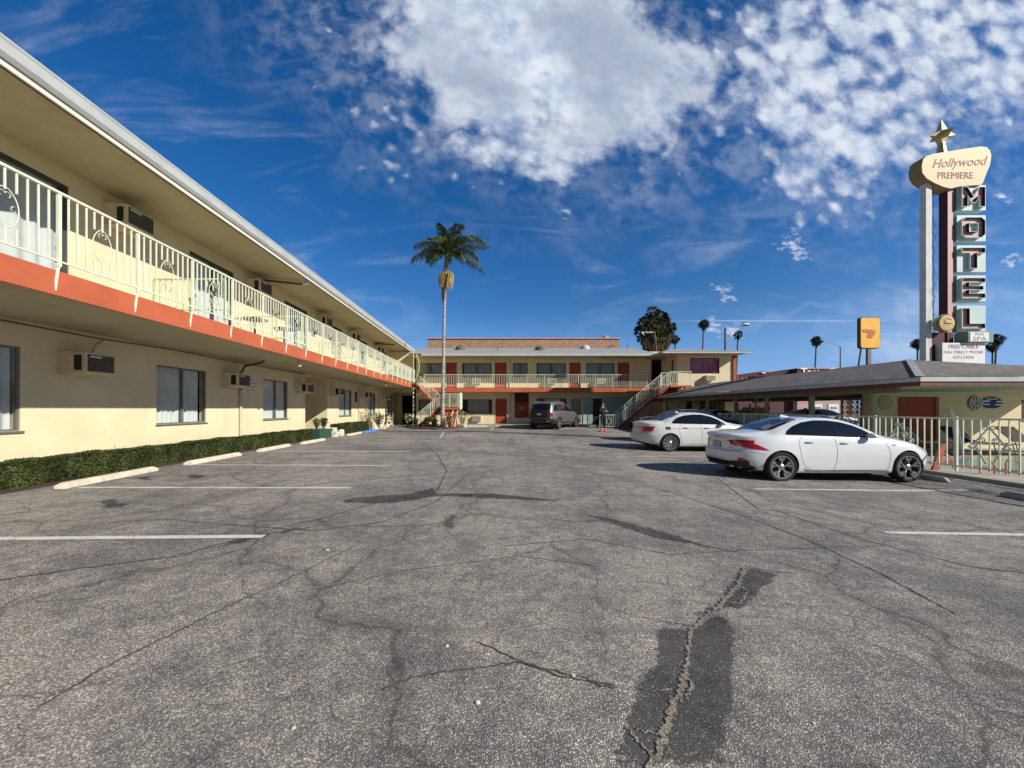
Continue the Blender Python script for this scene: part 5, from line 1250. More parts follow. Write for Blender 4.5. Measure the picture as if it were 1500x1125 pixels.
b=B(); b.prism([(f45(1262),z45(483)),(f45(1268),z45(482)),(f45(1281),z45(484)),(f45(1281),z45(490)),(f45(1276),z45(496)),(f45(1269),z45(494)),(f45(1272),z45(488)),(f45(1265),z45(487))],lambda a,c_,d:(a,d,c_),Y-.08,Y-.051); b.build('red_emblem','redlogo',fc)
b=B(); b.box(f45(1272),f45(1277),Y+.05,Y+.33,0,z45(510)); b.build('pole','pole',ys)
def streetlamp(px,ptop,Y,armpx,armpy,label):
    p=P(px,ptop,Y); a=P(armpx,armpy,Y); t=thing('street_lamp',label,'street lamp',(p.x,Y,0))
    b=B(); b.tube([(p.x,Y,0),(p.x,Y,p.z)],[.16,.10],8); b.build('pole','pole',t)
    b=B(); b.tube([(p.x,Y,p.z-.2),(p.x*.85+a.x*.15,Y,p.z*.5+a.z*.5),(p.x*.5+a.x*.5,Y,a.z+.05),(a.x,Y,a.z)],.045,6); b.build('arm','pole',t)
    s_=-1 if a.x<p.x else 1
    b=B(); b.tube([(a.x,Y,a.z),(a.x+s_*.2,Y,a.z+.02),(a.x+s_*.7,Y,a.z-.03)],[.06,.10,.05],8); b.build('lamp_head','gutter',t,smooth=True); return t
streetlamp(1231,508,70,1208,503.5,'curved arm street lamp standing left of the yellow sign')
t=thing('utility_pole','plain dark pole rising behind the corner block roof','pole',(P(1062.5,483,60).x,60,0)); b=B(); p=P(1062.5,483,60); b.tube([(p.x,60,0),p],[.2,.16],8); b.build('shaft','pole',t); b=B(); b.lathe([(.2,0),(.2,.2),(0,.25)],tuple(p),8); b.build('cap','pole',t)
t=streetlamp(962,520,44,956,487,'street lamp whose pale head crosses the big palm clump')
b=B(); p0,p1=P(958,487,44),P(940,486.5,44); b.tube([p0,p1],.05,6); b.tube([p1,P(943.5,491,44)],[.09,.05],6); b.build('lamp_arm_end','offwhite',t)
ac=P(1092,475,160); t=thing('aircraft','small white aircraft low in the sky beyond the palms','aircraft',tuple(ac))
s_=160/F; b=B(); b.tube([ac+Vector((-4*s_,0,.3*s_)),ac+Vector((0,0,0)),ac+Vector((4*s_,0,.1*s_)),ac+Vector((7*s_,0,0))],[.5*s_,1.6*s_,1.3*s_,.2*s_],10); b.build('fuselage','white',t,smooth=True)
b=B(); b.add([ac+Vector((-5*s_,0,1*s_)),ac+Vector((-3*s_,.1,4*s_)),ac+Vector((-1.2*s_,0,4*s_)),ac+Vector((0,0,1.*s_)),ac+Vector((-3*s_,.3,1*s_))],[(0,1,2,3),(0,4,3),(0,1,4),(2,3,4),(1,2,4)]); b.build('tail_fin','frame_dark',t)
b=B(); b.box(ac.x-4*s_,ac.x+5*s_,160-4*s_,160+4*s_,ac.z-1.7*s_,ac.z-1.1*s_); b.build('wing','frame_dark',t)
# brick building behind
bb=thing('brick_building','long brown brick parapet building behind the motel','building',(4,48,0)); Y=45
b=B(); b.box(f45(626),f45(908),Y,Y+14,0,z45(496.5)); b.build('wall','brick',bb)
b=B(); b.box(f45(625.5),f45(909),Y-.12,Y+.3,z45(496.4),z45(495)); b.build('coping','signpink',bb)
b=B(); b.prism([(f45(892),z45(495)),(f45(894),z45(486)),(f45(898),z45(487)),(f45(906),z45(495))],lambda a,c_,d:(a,d,c_),Y+2,Y+5); b.build('roof_hatch','signpink',bb)
# dark red store beyond the carport
Y=52; f5=lambda px:(px-VX)/F*Y; z5=lambda py:CZ+(VY-py)/F*Y
rb=thing('store_building','low dark red store building with white sign lettering beyond the carport','building',(P(1150,599,Y).x,Y,0))
b=B(); b.box(f5(1168),f5(1250),Y,Y+14,0,z5(539.5)); b.prism([(f5(1060),0),(f5(1168)-.01,0),(f5(1168)-.01,z5(541.5)),(f5(1138),z5(544)),(f5(1122),z5(543)),(f5(1080),z5(550)),(f5(1060),z5(552))],lambda a,c_,d:(a,d,c_),Y+1,Y+12); b.build('wall','storered',rb)
b=B(); b.box(f5(1168)-.1,f5(1250)+.1,Y-.1,Y+.2,z5(540.2),z5(538.8)); b.build('coping','signpink',rb)
text('Tasty Goody',1.55,'lettering','white',rb,lambda a,c_,d:(f5(1172)+a,Y-.01-d,z5(545.5)+c_),.05,align='LEFT',bold=.03)
b=B(); b.box(f5(1078),f5(1132),Y-1.2,Y-1,z5(560),z5(552.5)); bn=b.build('banner','maroon',rb)
text('LA FOOT MASSAGE',.75,'lettering','signtextsoft',bn,lambda a,c_,d:(f5(1105)+a*.95,Y-1.21-d,z5(555.8)+c_),.02)
b=B(); b.box(f5(1122),f5(1128),Y+.8,Y+.98,z5(546),z5(544.5)); b.build('roof_light','white',rb)
# storefront seen through the carport
Y=34; f3=lambda px:(px-VX)/F*Y; z3=lambda py:CZ+(VY-py)/F*Y
sf=thing('storefront','white and pink storefront across the street seen through the carport','building',(P(1215,599,Y).x,Y,0))
b=B(); b.box(f3(1168),f3(1240),Y,Y+.5,0,z3(570)); b.build('wall','storewhite',sf)
b=B(); b.box(f3(1070),f3(1167),Y+.5,Y+1,0,z3(570)); b.build('dark_wall','darkred',sf)
for a,c_ in ((1191,1204),(1213,1228)): b=B(); b.box(f3(a),f3(c_),Y-.05,Y-.01,z3(605),z3(592)); w_=b.build('shop_window','signwhite',sf); text('SPORTS',.32,'lettering','signtext',w_,lambda p,q,d,a=a,c_=c_:(f3((a+c_)/2)+p*.55,Y-.06-d,z3(598)+q),.004)
b=B(); b.box(f3(1098),f3(1116),Y+.3,Y+.45,z3(612),z3(602)); b.build('shop_poster','frame_grey',sf)
b=B(); b.box(f3(1100),f3(1140),Y+.2,Y+.3,z3(597),z3(593)); b.build('shop_sign','storered',sf)
# overhead wires
for a,c_,y1 in ((P(590,497,40),P(626,493,45),0),(P(590,494,40),P(624,489,46),0)):
    b=B(); b.tube([a,(a+c_)/2+Vector((0,0,-.15)),c_],.02,4); tag(b.build('overhead_wire','pole',None),'thin overhead wire between left roof and brick building','wire','thin wires left of the brick building')
# ---------------------------------------------------------------- cars
def curve(tab):
    xs=[p[0] for p in tab]; ys=[p[1] for p in tab]; n=len(xs); h=[xs[i+1]-xs[i] for i in range(n-1)]; dl=[(ys[i+1]-ys[i])/h[i] for i in range(n-1)]
    m=[dl[0]]+[0 if dl[i-1]*dl[i]<=0 else 2*dl[i-1]*dl[i]/(dl[i-1]+dl[i]) for i in range(1,n-1)]+[dl[-1]]
    def f(x):
        if x<=xs[0]: return ys[0]
        if x>=xs[-1]: return ys[-1]
        i=0
        while x>xs[i+1]: i+=1
        t=(x-xs[i])/h[i]; return (2*t**3-3*t*t+1)*ys[i]+(t**3-2*t*t+t)*h[i]*m[i]+(-2*t**3+3*t*t)*ys[i+1]+(t**3-t*t)*h[i]*m[i+1]
    return f
def chaikin(P_,k=3):
    for _ in range(k):
        o=[P_[0]]
        for a,c in zip(P_[:-1],P_[1:]): o+=[(a[0]*.75+c[0]*.25,a[1]*.75+c[1]*.25),(a[0]*.25+c[0]*.75,a[1]*.25+c[1]*.75)]
        o.append(P_[-1]); P_=o
    return P_
def densify(poly,step=.04,closed=True):
    o=[]; n=len(poly)
    for i in range(n if closed else n-1):
        a=Vector(poly[i]); c=Vector(poly[(i+1)%n]); k=max(1,int((c-a).length/step))
        for j in range(k): o.append(a.lerp(c,j/k))
    if not closed: o.append(Vector(poly[-1]))
    return o
class Car:
    def __init__(s,sp,root,paint):
        s.sp=sp; s.root=root; s.L=sp['L']; s.zt=curve(sp['top']); s.zb=curve(sp['belt']); s.wb=curve(sp['wbelt']); s.wr=curve(sp['wroof']); s.wm=curve(sp['wmax']); s.sl=curve(sp['sill']); s.cr=curve(sp['crown'])
        s.offr=curve(sp['offr']); s.offf=curve(sp['offf'])
        L=s.L; ss=set()
        nr,nf=sp['nr'],sp['nf']
        for k in range(26):
            th=PI/2*k/26; ss.add(round(.5-.5*math.cos(th)**(2/nr),5)); ss.add(round(.5+.5*math.cos(th)**(2/nf),5))
        for k in range(1,130): ss.add(round(k/130,5))
        ss=sorted(v for v in ss if 0<=v<=1)
        # thin out rings that nearly coincide
        o=[ss[0]]
        for v in ss[1:]:
            if v-o[-1]>.0006 or v==ss[-1]: o.append(v)
        s.ss=o; rings=[s.ring(v) for v in o]; m=len(rings[0])
        vs=[];fs=[]
        for r in rings:
            vs+=r; vs+=[(x,-y,z) for x,y,z in r]
        W=2*m; vd=W
        for i in range(len(rings)-1):
            for j in range(m-1):
                a=i*W+j; fs.append((a,a+1,a+W+1,a+W)); a=i*W+m+j; fs.append((a+1,a,a+W,a+W+1))
        s.bvh=BVHTree.FromPolygons([Vector(v) for v in vs],fs)
        # wheel openings
        vs=[list(v) for v in vs]; R_=sp['ra']; cz=sp['rw']; kill=set()
        ins=[None]*len(vs)
        for i,v in enumerate(vs):
            if abs(v[1])>.45:
                for k,cx in enumerate(sp['wx']):
                    d=math.hypot(v[0]-cx,v[2]-cz)
                    if d<R_ : ins[i]=(cx,d)
        nf_=[]
        for f in fs:
            c=sum(1 for i in f if ins[i])
            if c==4: continue
            nf_.append(f)
        used=set(i for f in nf_ for i in f)
        for i in used:
            if ins[i]:
                cx,d=ins[i]; v=vs[i]; k=R_/max(d,.01); nx,nz=cx+(v[0]-cx)*k,cz+(v[2]-cz)*k
                sg=1 if v[1]>0 else -1; h=s.bvh.ray_cast(Vector((nx,sg*3,nz)),Vector((0,-sg,0)))
                v[0],v[2]=nx,nz
                if h[0] and abs(h[0].y-v[1])<.25: v[1]=h[0].y
        me=bpy.data.meshes.new('body'); me.from_pydata(vs,[],nf_); me.materials.append(M[paint]); bm=bmesh.new(); bm.from_mesh(me)
        bmesh.ops.delete(bm,geom=[v for v in bm.verts if not v.link_faces],context='VERTS'); bmesh.ops.remove_doubles(bm,verts=bm.verts,dist=.0008); bmesh.ops.recalc_face_normals(bm,faces=bm.faces)
        bm.to_mesh(me); bm.free(); me.polygons.foreach_set('use_smooth',[True]*len(me.polygons)); s.body=bpy.data.objects.new('body',me); COL.objects.link(s.body); s.body.parent=root; ORG[s.body.as_pointer()]=Vector()
        # arch lips and dark wells, floor
        b=B(); b2=B()
        for cx in sp['wx']:
            for sg in (1,-1):
                pr=[]
                for k in range(33):
                    a=-R(32)+ (PI+R(64))*k/32; x,z=cx+(R_+.0)*math.cos(a),cz+R_*math.sin(a)
                    if z<s.sl(x)-.02: continue
                    h=s.bvh.ray_cast(Vector((x,sg*3,z)),Vector((0,-sg,0))); 
                    if not h[0] or abs(h[0].y)<.70: continue
                    pr.append((x,h[0].y,z))
                n=len(pr); b=B(); b.add(pr+[(x,y-sg*.05,z) for x,y,z in pr],[(i,i+1,n+i+1,n+i) for i in range(n-1)]); b.build('arch_lip',sp.get('lip',paint),root,smooth=True,recalc=False)
                b2.add([(x,y-sg*.02,z) for x,y,z in pr]+[(x,sg*.42,z) for x,y,z in pr],[(i,i+1,n+i+1,n+i) for i in range(n-1)])
        b2.box(.35,L-.35,-.72,.72,s.sl(L/2)+.02,s.sl(L/2)+.05)
        for cx in sp['wx']: b2.box(cx-.4,cx+.4,-.44,.44,.2,.75)
        b2.build('underbody','black',root)
    def ring(s,v):
        sp=s.sp; L=s.L; u=v*L; t=2*v-1; n=sp['nf'] if t>0 else sp['nr']; p=(1-abs(t)**n)**(1/n) if abs(t)<1 else 0
        zt=s.zt(u); zs=s.sl(u); zb=min(s.zb(u),zt-.035); wm=s.wm(u); wb=s.wb(u); wr=s.wr(u); cr=s.cr(u); zr=max(zt-cr,zb+.01)
        zm=sp.get('zm',.62)
        pts=[(wm*.90,zs),(wm*.955,zs+.03),(wm*.985,zs+.14),(wm,zm-.06),(wm,zm+.06),(wm*.5+wb*.5+.008,zm*.35+zb*.65),(wb+.005,zb-.02),(wb-.012,zb+.012*(zt-zb>.1)),(wb*.5+wr*.5+.012,zb*.5+zr*.5),(wr,zr),(wr-.09,zr+(zt-zr)*.58),(wr*.45,zt-.008),(0,zt)]
        pts=chaikin(pts,2); o=[]
        wr_=max(0,1-u/.9)**1.5; wf_=max(0,1-(L-u)/1.0)**1.5
        for y,z in pts:
            x=u+s.offr(z)*wr_-s.offf(z)*wf_; o.append((x,y*p,z))
        return o
    def side(s,x,z,sg): 
        h=s.bvh.ray_cast(Vector((x,sg*3,z)),Vector((0,-sg,0))); return h
    def cast(s,mode,a,c):
        if mode in(1,-1): o,d=Vector((a,mode*3,c)),Vector((0,-mode,0))
        elif mode=='r': o,d=Vector((-2,a,c)),Vector((1,0,0))
        elif mode=='f': o,d=Vector((s.L+2,a,c)),Vector((-1,0,0))
        elif mode=='t': o,d=Vector((a,c,4)),Vector((0,0,-1))
        h=s.bvh.ray_cast(o,d)
        if not h[0]: return None
        n=h[1]; n=n if n.dot(d)<0 else -n; return h[0],n
    def panel(s,name,m,mode,poly,off=.004,step=.05,parent=None,smooth=True):
        e=densify(poly,step); n=len(e); xs=[p.x for p in e]; zs=[p.y for p in e]; pts=list(e)
        def ins(x,z):
            c=False
            for i in range(n):
                a,b_=e[i],e[(i+1)%n]
                if (a.y>z)!=(b_.y>z) and x<(b_.x-a.x)*(z-a.y)/(b_.y-a.y)+a.x: c=not c
            return c
        g=step; x=min(xs)+g/2
        while x<max(xs):
            z=min(zs)+g/2
            while z<max(zs):
                if ins(x,z) and min((Vector((x,z))-q).length for q in e)>g*.4: pts.append(Vector((x,z)))
                z+=g
            x+=g
        r=delaunay_2d_cdt(pts,[],[list(range(n))],1,1e-6); vs=[]; ok=[]
        for p in r[0]:
            h=s.cast(mode,p.x,p.y); ok.append(h is not None); vs.append(tuple(h[0]+h[1]*off) if h else (0,0,0))
        b=B(); b.add(vs,[f for f in r[2] if all(ok[i] for i in f)]); return b.build(name,m,parent or s.root,smooth=smooth,autos=False,recalc=False)
    def seam(s,b,mode,line,w=.007,off=.003,step=.03):
        e=densify(line,step,False); vs=[]
        for i,p in enumerate(e):
            d=(e[min(i+1,len(e)-1)]-e[max(i-1,0)]).normalized(); n=Vector((-d.y,d.x))*w/2
            for q in (p-n,p+n):
                h=s.cast(mode,q.x,q.y)
                if not h: 
                    if vs: vs.append(vs[-1]); continue
                    else: h=(Vector((p.x,0,p.y)),Vector((0,1,0)))
                vs.append(tuple(h[0]+h[1]*off))
        b.add(vs,[(2*i,2*i+1,2*i+3,2*i+2) for i in range(len(e)-1)])
def wheel(root,x,y,z,r,w,rimr,style,sg,tm='rubber'):
    t=B(); hw=w/2
    t.lathe([(rimr-.005,-hw+.01),(rimr+.01,-hw),(r-.03,-hw-.004),(r-.008,-hw+.02),(r,-hw+.05),(r,hw-.05),(r-.008,hw-.02),(r-.03,hw+.004),(rimr+.01,hw),(rimr-.005,hw-.01)],(x,y,z),48,'y')
    wh=t.build('wheel',tm,root,smooth=True); yo=y+sg*hw
    b=B(); b.lathe([(rimr,yo-sg*.005),(rimr-.018,yo-sg*.006),(rimr-.024,yo-sg*.03),(rimr-.03,yo-sg*.16)],(x,0,z),48,'y')
    rot=random.uniform(0,1)
    def spoke(a,w0,w1,r0,r1,y0=.035,y1=.012):
        ca,sa=math.cos(a),math.sin(a); p=lambda rr,ww,yy:(x+rr*ca-ww*sa,yo-sg*yy,z+rr*sa+ww*ca)
        vs=[p(r0,-w0,y0),p(r0,w0,y0),p(r1,w1,y1),p(r1,-w1,y1),p(r0,-w0,y0+.035),p(r0,w0,y0+.035),p(r1,w1,y1+.035),p(r1,-w1,y1+.035)]
        b.add(vs,[(0,1,2,3),(0,4,5,1),(1,5,6,2),(2,6,7,3),(3,7,4,0)])
    if style=='twin5':
        for k in range(5):
            a=2*PI*k/5+.31
            for q in (-1,1):
                spoke(a+q*.05,.011,.010,.05,rimr*.60); spoke(a+q*.13,.010,.013,rimr*.5,rimr-.02,.03,.012)
                spoke(a+q*.30,.008,.008,rimr*.62,rimr-.02,.028,.014)
    elif style=='multi':
        for k in range(10):
            a=2*PI*k/10
            for q in (-1,1): spoke(a+q*.10,.008,.012,.06,rimr-.02)
    else:
        for k in range(6): spoke(2*PI*k/6,.03,.055,.05,rimr-.02)
    b.lathe([(0,yo-sg*.018),(.035,yo-sg*.02),(.06,yo-sg*.032),(.075,yo-sg*.07)],(x,0,z),20,'y')
    rm=b.build('rim','rimsilver',wh,recalc=False); 
    b=B(); b.lathe([(0,yo-sg*.13),(rimr-.02,yo-sg*.13)],(x,0,z),30,'y'); b.lathe([(.04,yo-sg*.09),(.15,yo-sg*.09),(.15,yo-sg*.12)],(x,0,z),24,'y'); b.build('brake_disc','rimdark' if style!='big' else 'frame_grey',wh)
    return wh
def mirror(c,x,z,sg,m):
    h=c.cast(sg,x,z)
    if not h: return
    p=h[0]+Vector((0,sg*.10,.03)); bm=bmesh.new(); bmesh.ops.create_uvsphere(bm,u_segments=14,v_segments=10,radius=1)
    b=B(); b.add([(p.x+v.co.x*.075+(.02 if v.co.x>0 else 0),p.y+v.co.y*.11,p.z+v.co.z*.065) for v in bm.verts],[tuple(v.index for v in f.verts) for f in bm.faces]); bm.free()
    mo=b.build('side_mirror',m,c.root,smooth=True)
    b=B(); b.tube([h[0]-Vector((0,sg*.03,0)),p-Vector((0,0,.03))],[.03,.025],6); b.build('mirror_stalk','black',mo)
def handle(c,x,z,sg,m,L=.20):
    h=c.cast(sg,x,z); p=h[0]+h[1]*.022; b=B(); b.tube([p+Vector((-L/2,-sg*.022,0)),p+Vector((-L/2+.03,0,.004)),p+Vector((0,.004*sg,.006)),p+Vector((L/2-.03,0,.004)),p+Vector((L/2,-sg*.022,0))],[.010,.016,.017,.016,.010],8); b.build('door_handle',m,c.root,smooth=True)
def outline(c,win,m,grow,off,sgs=(1,-1),nm='window_trim'):
    for sg in sgs:
        c.panel(nm,'carglass',sg,win,.007,.035); continue
        cx=sum(p[0] for p in win)/len(win); cz=sum(p[1] for p in win)/len(win); g=[]
        n=len(win)
        for i in range(n):
            p0,p1,p2=Vector(win[i-1]),Vector(win[i]),Vector(win[(i+1)%n]); d1=(p1-p0).normalized(); d2=(p2-p1).normalized(); n1=Vector((d1.y,-d1.x)); n2=Vector((d2.y,-d2.x)); mm=(n1+n2); mm=mm/max(mm.length_squared*.5,.5)
            ar=sum(win[k][0]*win[(k+1)%n][1]-win[(k+1)%n][0]*win[k][1] for k in range(n)); g.append(p1+mm*grow*(1 if ar>0 else -1))
        c.panel(nm,m,sg,[(p.x,p.y) for p in g],off)
def place(root,x,y,ang,scale=1.):
    """root frame: origin at car centre on the ground"""
    root.location=(x,y,gz(x,y)+.004); root.rotation_euler=(0,0,ang); root.scale=(scale,)*3
def shift(root,L):
    for o in KIDS(root): o.location.x-=L/2

# near white sedan ------------------------------------------------
SP1=dict(L=4.66,nr=4.6,nf=4.4,rw=.335,ra=.372,wx=(.98,3.78),zm=.60,
 top=[(0,1.055),(.08,1.075),(.25,1.085),(.62,1.115),(.80,1.135),(1.15,1.275),(1.55,1.395),(1.85,1.435),(2.15,1.445),(2.5,1.42),(2.8,1.345),(3.1,1.215),(3.38,1.065),(3.6,1.01),(3.9,.965),(4.2,.885),(4.45,.785),(4.6,.69),(4.66,.62)],
 belt=[(0,.90),(.5,.985),(1.0,1.02),(1.6,1.01),(2.4,.985),(3.1,.955),(3.5,.925),(4.0,.85),(4.4,.73),(4.66,.60)],
 wbelt=[(0,.74),(.5,.80),(1.0,.815),(2.2,.845),(3.2,.83),(3.8,.84),(4.3,.80),(4.66,.70)],
 wroof=[(0,.70),(.55,.70),(.8,.64),(1.2,.575),(1.8,.56),(2.4,.56),(2.9,.60),(3.3,.66),(3.6,.70),(4.2,.66),(4.66,.55)],
 wmax=[(0,.80),(.5,.89),(.98,.915),(1.5,.90),(2.3,.895),(3.0,.895),(3.78,.91),(4.3,.86),(4.66,.76)],
 sill=[(0,.28),(.25,.27),(.55,.24),(1.2,.20),(3.5,.19),(4.1,.20),(4.4,.19),(4.66,.24)],
 crown=[(0,.05),(.6,.06),(1.0,.075),(1.6,.075),(2.4,.075),(3.0,.07),(3.4,.05),(4.0,.06),(4.66,.06)],
 offr=[(.2,.16),(.36,.06),(.50,.0),(.64,.01),(.70,.06),(.92,.07),(1.02,.0),(1.08,.02),(1.2,.1)],
 offf=[(.15,.20),(.3,.08),(.42,.0),(.58,.0),(.7,.07),(.9,.2),(1.1,.2)])
c1=thing('parked_car','near white sedan with dark twin spoke wheels parked beside the pool fence','car',(0,0,0),None,False)
c=Car(SP1,c1,'carwhite')
WIN1=[(1.13,1.045),(1.22,1.12),(1.40,1.225),(1.62,1.305),(1.9,1.350),(2.2,1.350),(2.5,1.310),(2.75,1.235),(2.93,1.145),(3.06,1.045),(3.08,.985),(2.9,.985),(2.4,1.00),(1.9,1.018),(1.5,1.035),(1.25,1.04)]
outline(c,WIN1,'seam',.012,.003)
for sg in (1,-1):
    for nm,(a,d) in {'quarter':(1.0,1.38),'rear':(1.42,2.12),'front':(2.19,3.2)}.items():
        # clip the window outline between two pillar lines
        pl=[]; 
        def clip(poly,x0,lt):
            o=[]
            for i in range(len(poly)):
                p,q=poly[i],poly[(i+1)%len(poly)]; ip=(p[0]<=x0)==lt; iq=(q[0]<=x0)==lt
                if ip: o.append(p)
                if ip!=iq: t=(x0-p[0])/(q[0]-p[0]); o.append((x0,p[1]+(q[1]-p[1])*t))
            return o
        pl=clip(clip(WIN1,a,False),d,True); c.panel('side_window','carglass',sg,pl,.012,.04)
    b=B()
    c.seam(b,sg,[(1.44,1.0),(1.36,.90),(1.37,.72),(1.40,.50),(1.48,.36),(1.62,.27)]); c.seam(b,sg,[(2.15,1.0),(2.19,.75),(2.17,.45),(2.12,.27)]); c.seam(b,sg,[(3.12,.94),(3.30,.86),(3.36,.62),(3.33,.34),(3.28,.26)])
    c.seam(b,sg,[(1.62,.27),(2.4,.255),(3.28,.26)],.006); c.seam(b,sg,[(3.12,.94),(3.5,.91),(4.1,.82),(4.35,.74)],.006); c.seam(b,sg,[(4.25,.70),(4.30,.60),(4.42,.50),(4.5,.46)],.006)
    c.seam(b,sg,[(.30,.66),(.50,.64),(.64,.60)],.006)
    b.build('panel_gaps','seamsoft',c1,recalc=False)
    handle(c,1.60,.88,sg,'carwhite'); handle(c,2.36,.86,sg,'carwhite'); mirror(c,2.92,.99,sg,'black' if sg==1 else 'carwhite')
    c.panel('tail_light','tailred',sg,[(.10,.90),(.30,.885),(.50,.82),(.72,.70),(.62,.70),(.40,.725),(.18,.775),(.10,.80)],.006,.03)
    c.panel('reflector','tailred',sg,[(.16,.43),(.36,.40),(.26,.50),(.16,.52)],.006,.03)
    c.panel('headlamp','headlamp',sg,[(4.05,.80),(4.35,.72),(4.5,.62),(4.45,.60),(4.25,.66),(4.1,.74)],.005,.03)
    c.panel('fender_badge','seamsoft',sg,[(3.42,.84),(3.50,.835),(3.50,.81),(3.42,.815)],.006,.03)
    c.panel('sill_strip','seamsoft',sg,[(1.45,.30),(1.6,.265),(2.4,.275),(3.2,.27),(3.35,.25),(3.35,.235),(2.4,.235),(1.5,.24)],.003,.05)  # darker strip along the lower sill
    for wx in SP1['wx']: pass
for sg in (-1,1):
    c.panel('tail_light','tailred','r',[(sg*.33,.885),(sg*.58,.92),(sg*.74,.91),(sg*.76,.80),(sg*.66,.815),(sg*.50,.85)],.007,.025)
    c.panel('tail_light_strip','taildark','r',[(sg*.35,.875),(sg*.58,.90),(sg*.72,.885),(sg*.72,.87),(sg*.56,.872)],.010,.025)
c.panel('rear_window','carglass','t',[(.84,-.50),(1.0,-.565),(1.30,-.535),(1.62,-.47),(1.64,0),(1.62,.47),(1.30,.535),(1.0,.565),(.84,.50),(.79,.25),(.78,0),(.79,-.25)],.006,.04)
c.panel('windshield','carglass','t',[(2.62,-.50),(3.0,-.58),(3.32,-.66),(3.42,-.4),(3.45,0),(3.42,.4),(3.32,.66),(3.0,.58),(2.62,.50),(2.58,0)],.006,.04)
c.panel('sunroof','carblack','t',[(1.95,-.40),(2.45,-.42),(2.47,0),(2.45,.42),(1.95,.40)],.005,.05)
c.panel('rear_diffuser','black','r',[(-.74,.46),(-.5,.43),(.5,.43),(.74,.46),(.72,.30),(-.72,.30)],.008,.04)
for sg in (-1,1): c.panel('black_lower_bumper','black',sg,[(.09,.45),(.25,.42),(.46,.32),(.50,.27),(.3,.26),(.09,.3)],.007,.03)  # black lower corners of the rear bumper
lp=c.panel('license_plate','frame_dark','r',[(-.16,.70),(.16,.70),(.16,.85),(-.16,.85)],.010,.04); c.panel('plate_face','plate','r',[(-.14,.715),(.14,.715),(.14,.835),(-.14,.835)],.014,.04,lp)
b=B()
for px in (-.1,-.065,-.03,.02,.055,.09): c.seam(b,'r',[(px,.745),(px+.012,.80)],.014,.017)
b.build('plate_characters','frame_dark',lp,recalc=False)
b=B(); c.seam(b,'r',[(-.70,.665),(-.4,.655),(.4,.655),(.70,.665)],.008); c.seam(b,'r',[(-.31,.96),(-.36,.70),(-.30,.665)],.004) if False else None; c.seam(b,'r',[(-.06,.99),(-.04,.96),(.04,.96),(.06,.99)],.010); c.seam(b,'r',[(.36,.74),(.46,.745)],.016); c.seam(b,'r',[(-.50,.74),(-.42,.74)],.016); b.build('trunk_gap','seamsoft',c1,recalc=False)
b=B(); h=c.cast('r',.45,.33); b.tube([h[0]+Vector((-.01,0,-.02)),h[0]+Vector((.15,0,-.02))],.045,10); h=c.cast('r',-.45,.33); b.tube([h[0]+Vector((-.01,0,-.02)),h[0]+Vector((.15,0,-.02))],.045,10); b.build('exhaust_tip','chrome',c1)
b=B(); h=c.cast('t',1.72,0)[0]; b.add([h+Vector((-.14,0,.0)),h+Vector((.12,-.025,0)),h+Vector((.12,.025,0)),h+Vector((-.10,0,.065)),h+Vector((-.14,.015,0)),h+Vector((-.14,-.015,0))],[(5,1,3),(4,3,2),(5,3,4),(1,2,3)]); b.build('roof_antenna','carwhite',c1)
for x in SP1['wx']:
    for sg in (1,-1): wheel(c1,x,sg*.775,.335,.335,.235,.252,'twin5',sg)
shift(c1,4.66); place(c1,6.26+.98*(-.98)+4.66*.98/2,8.98,0,.98)

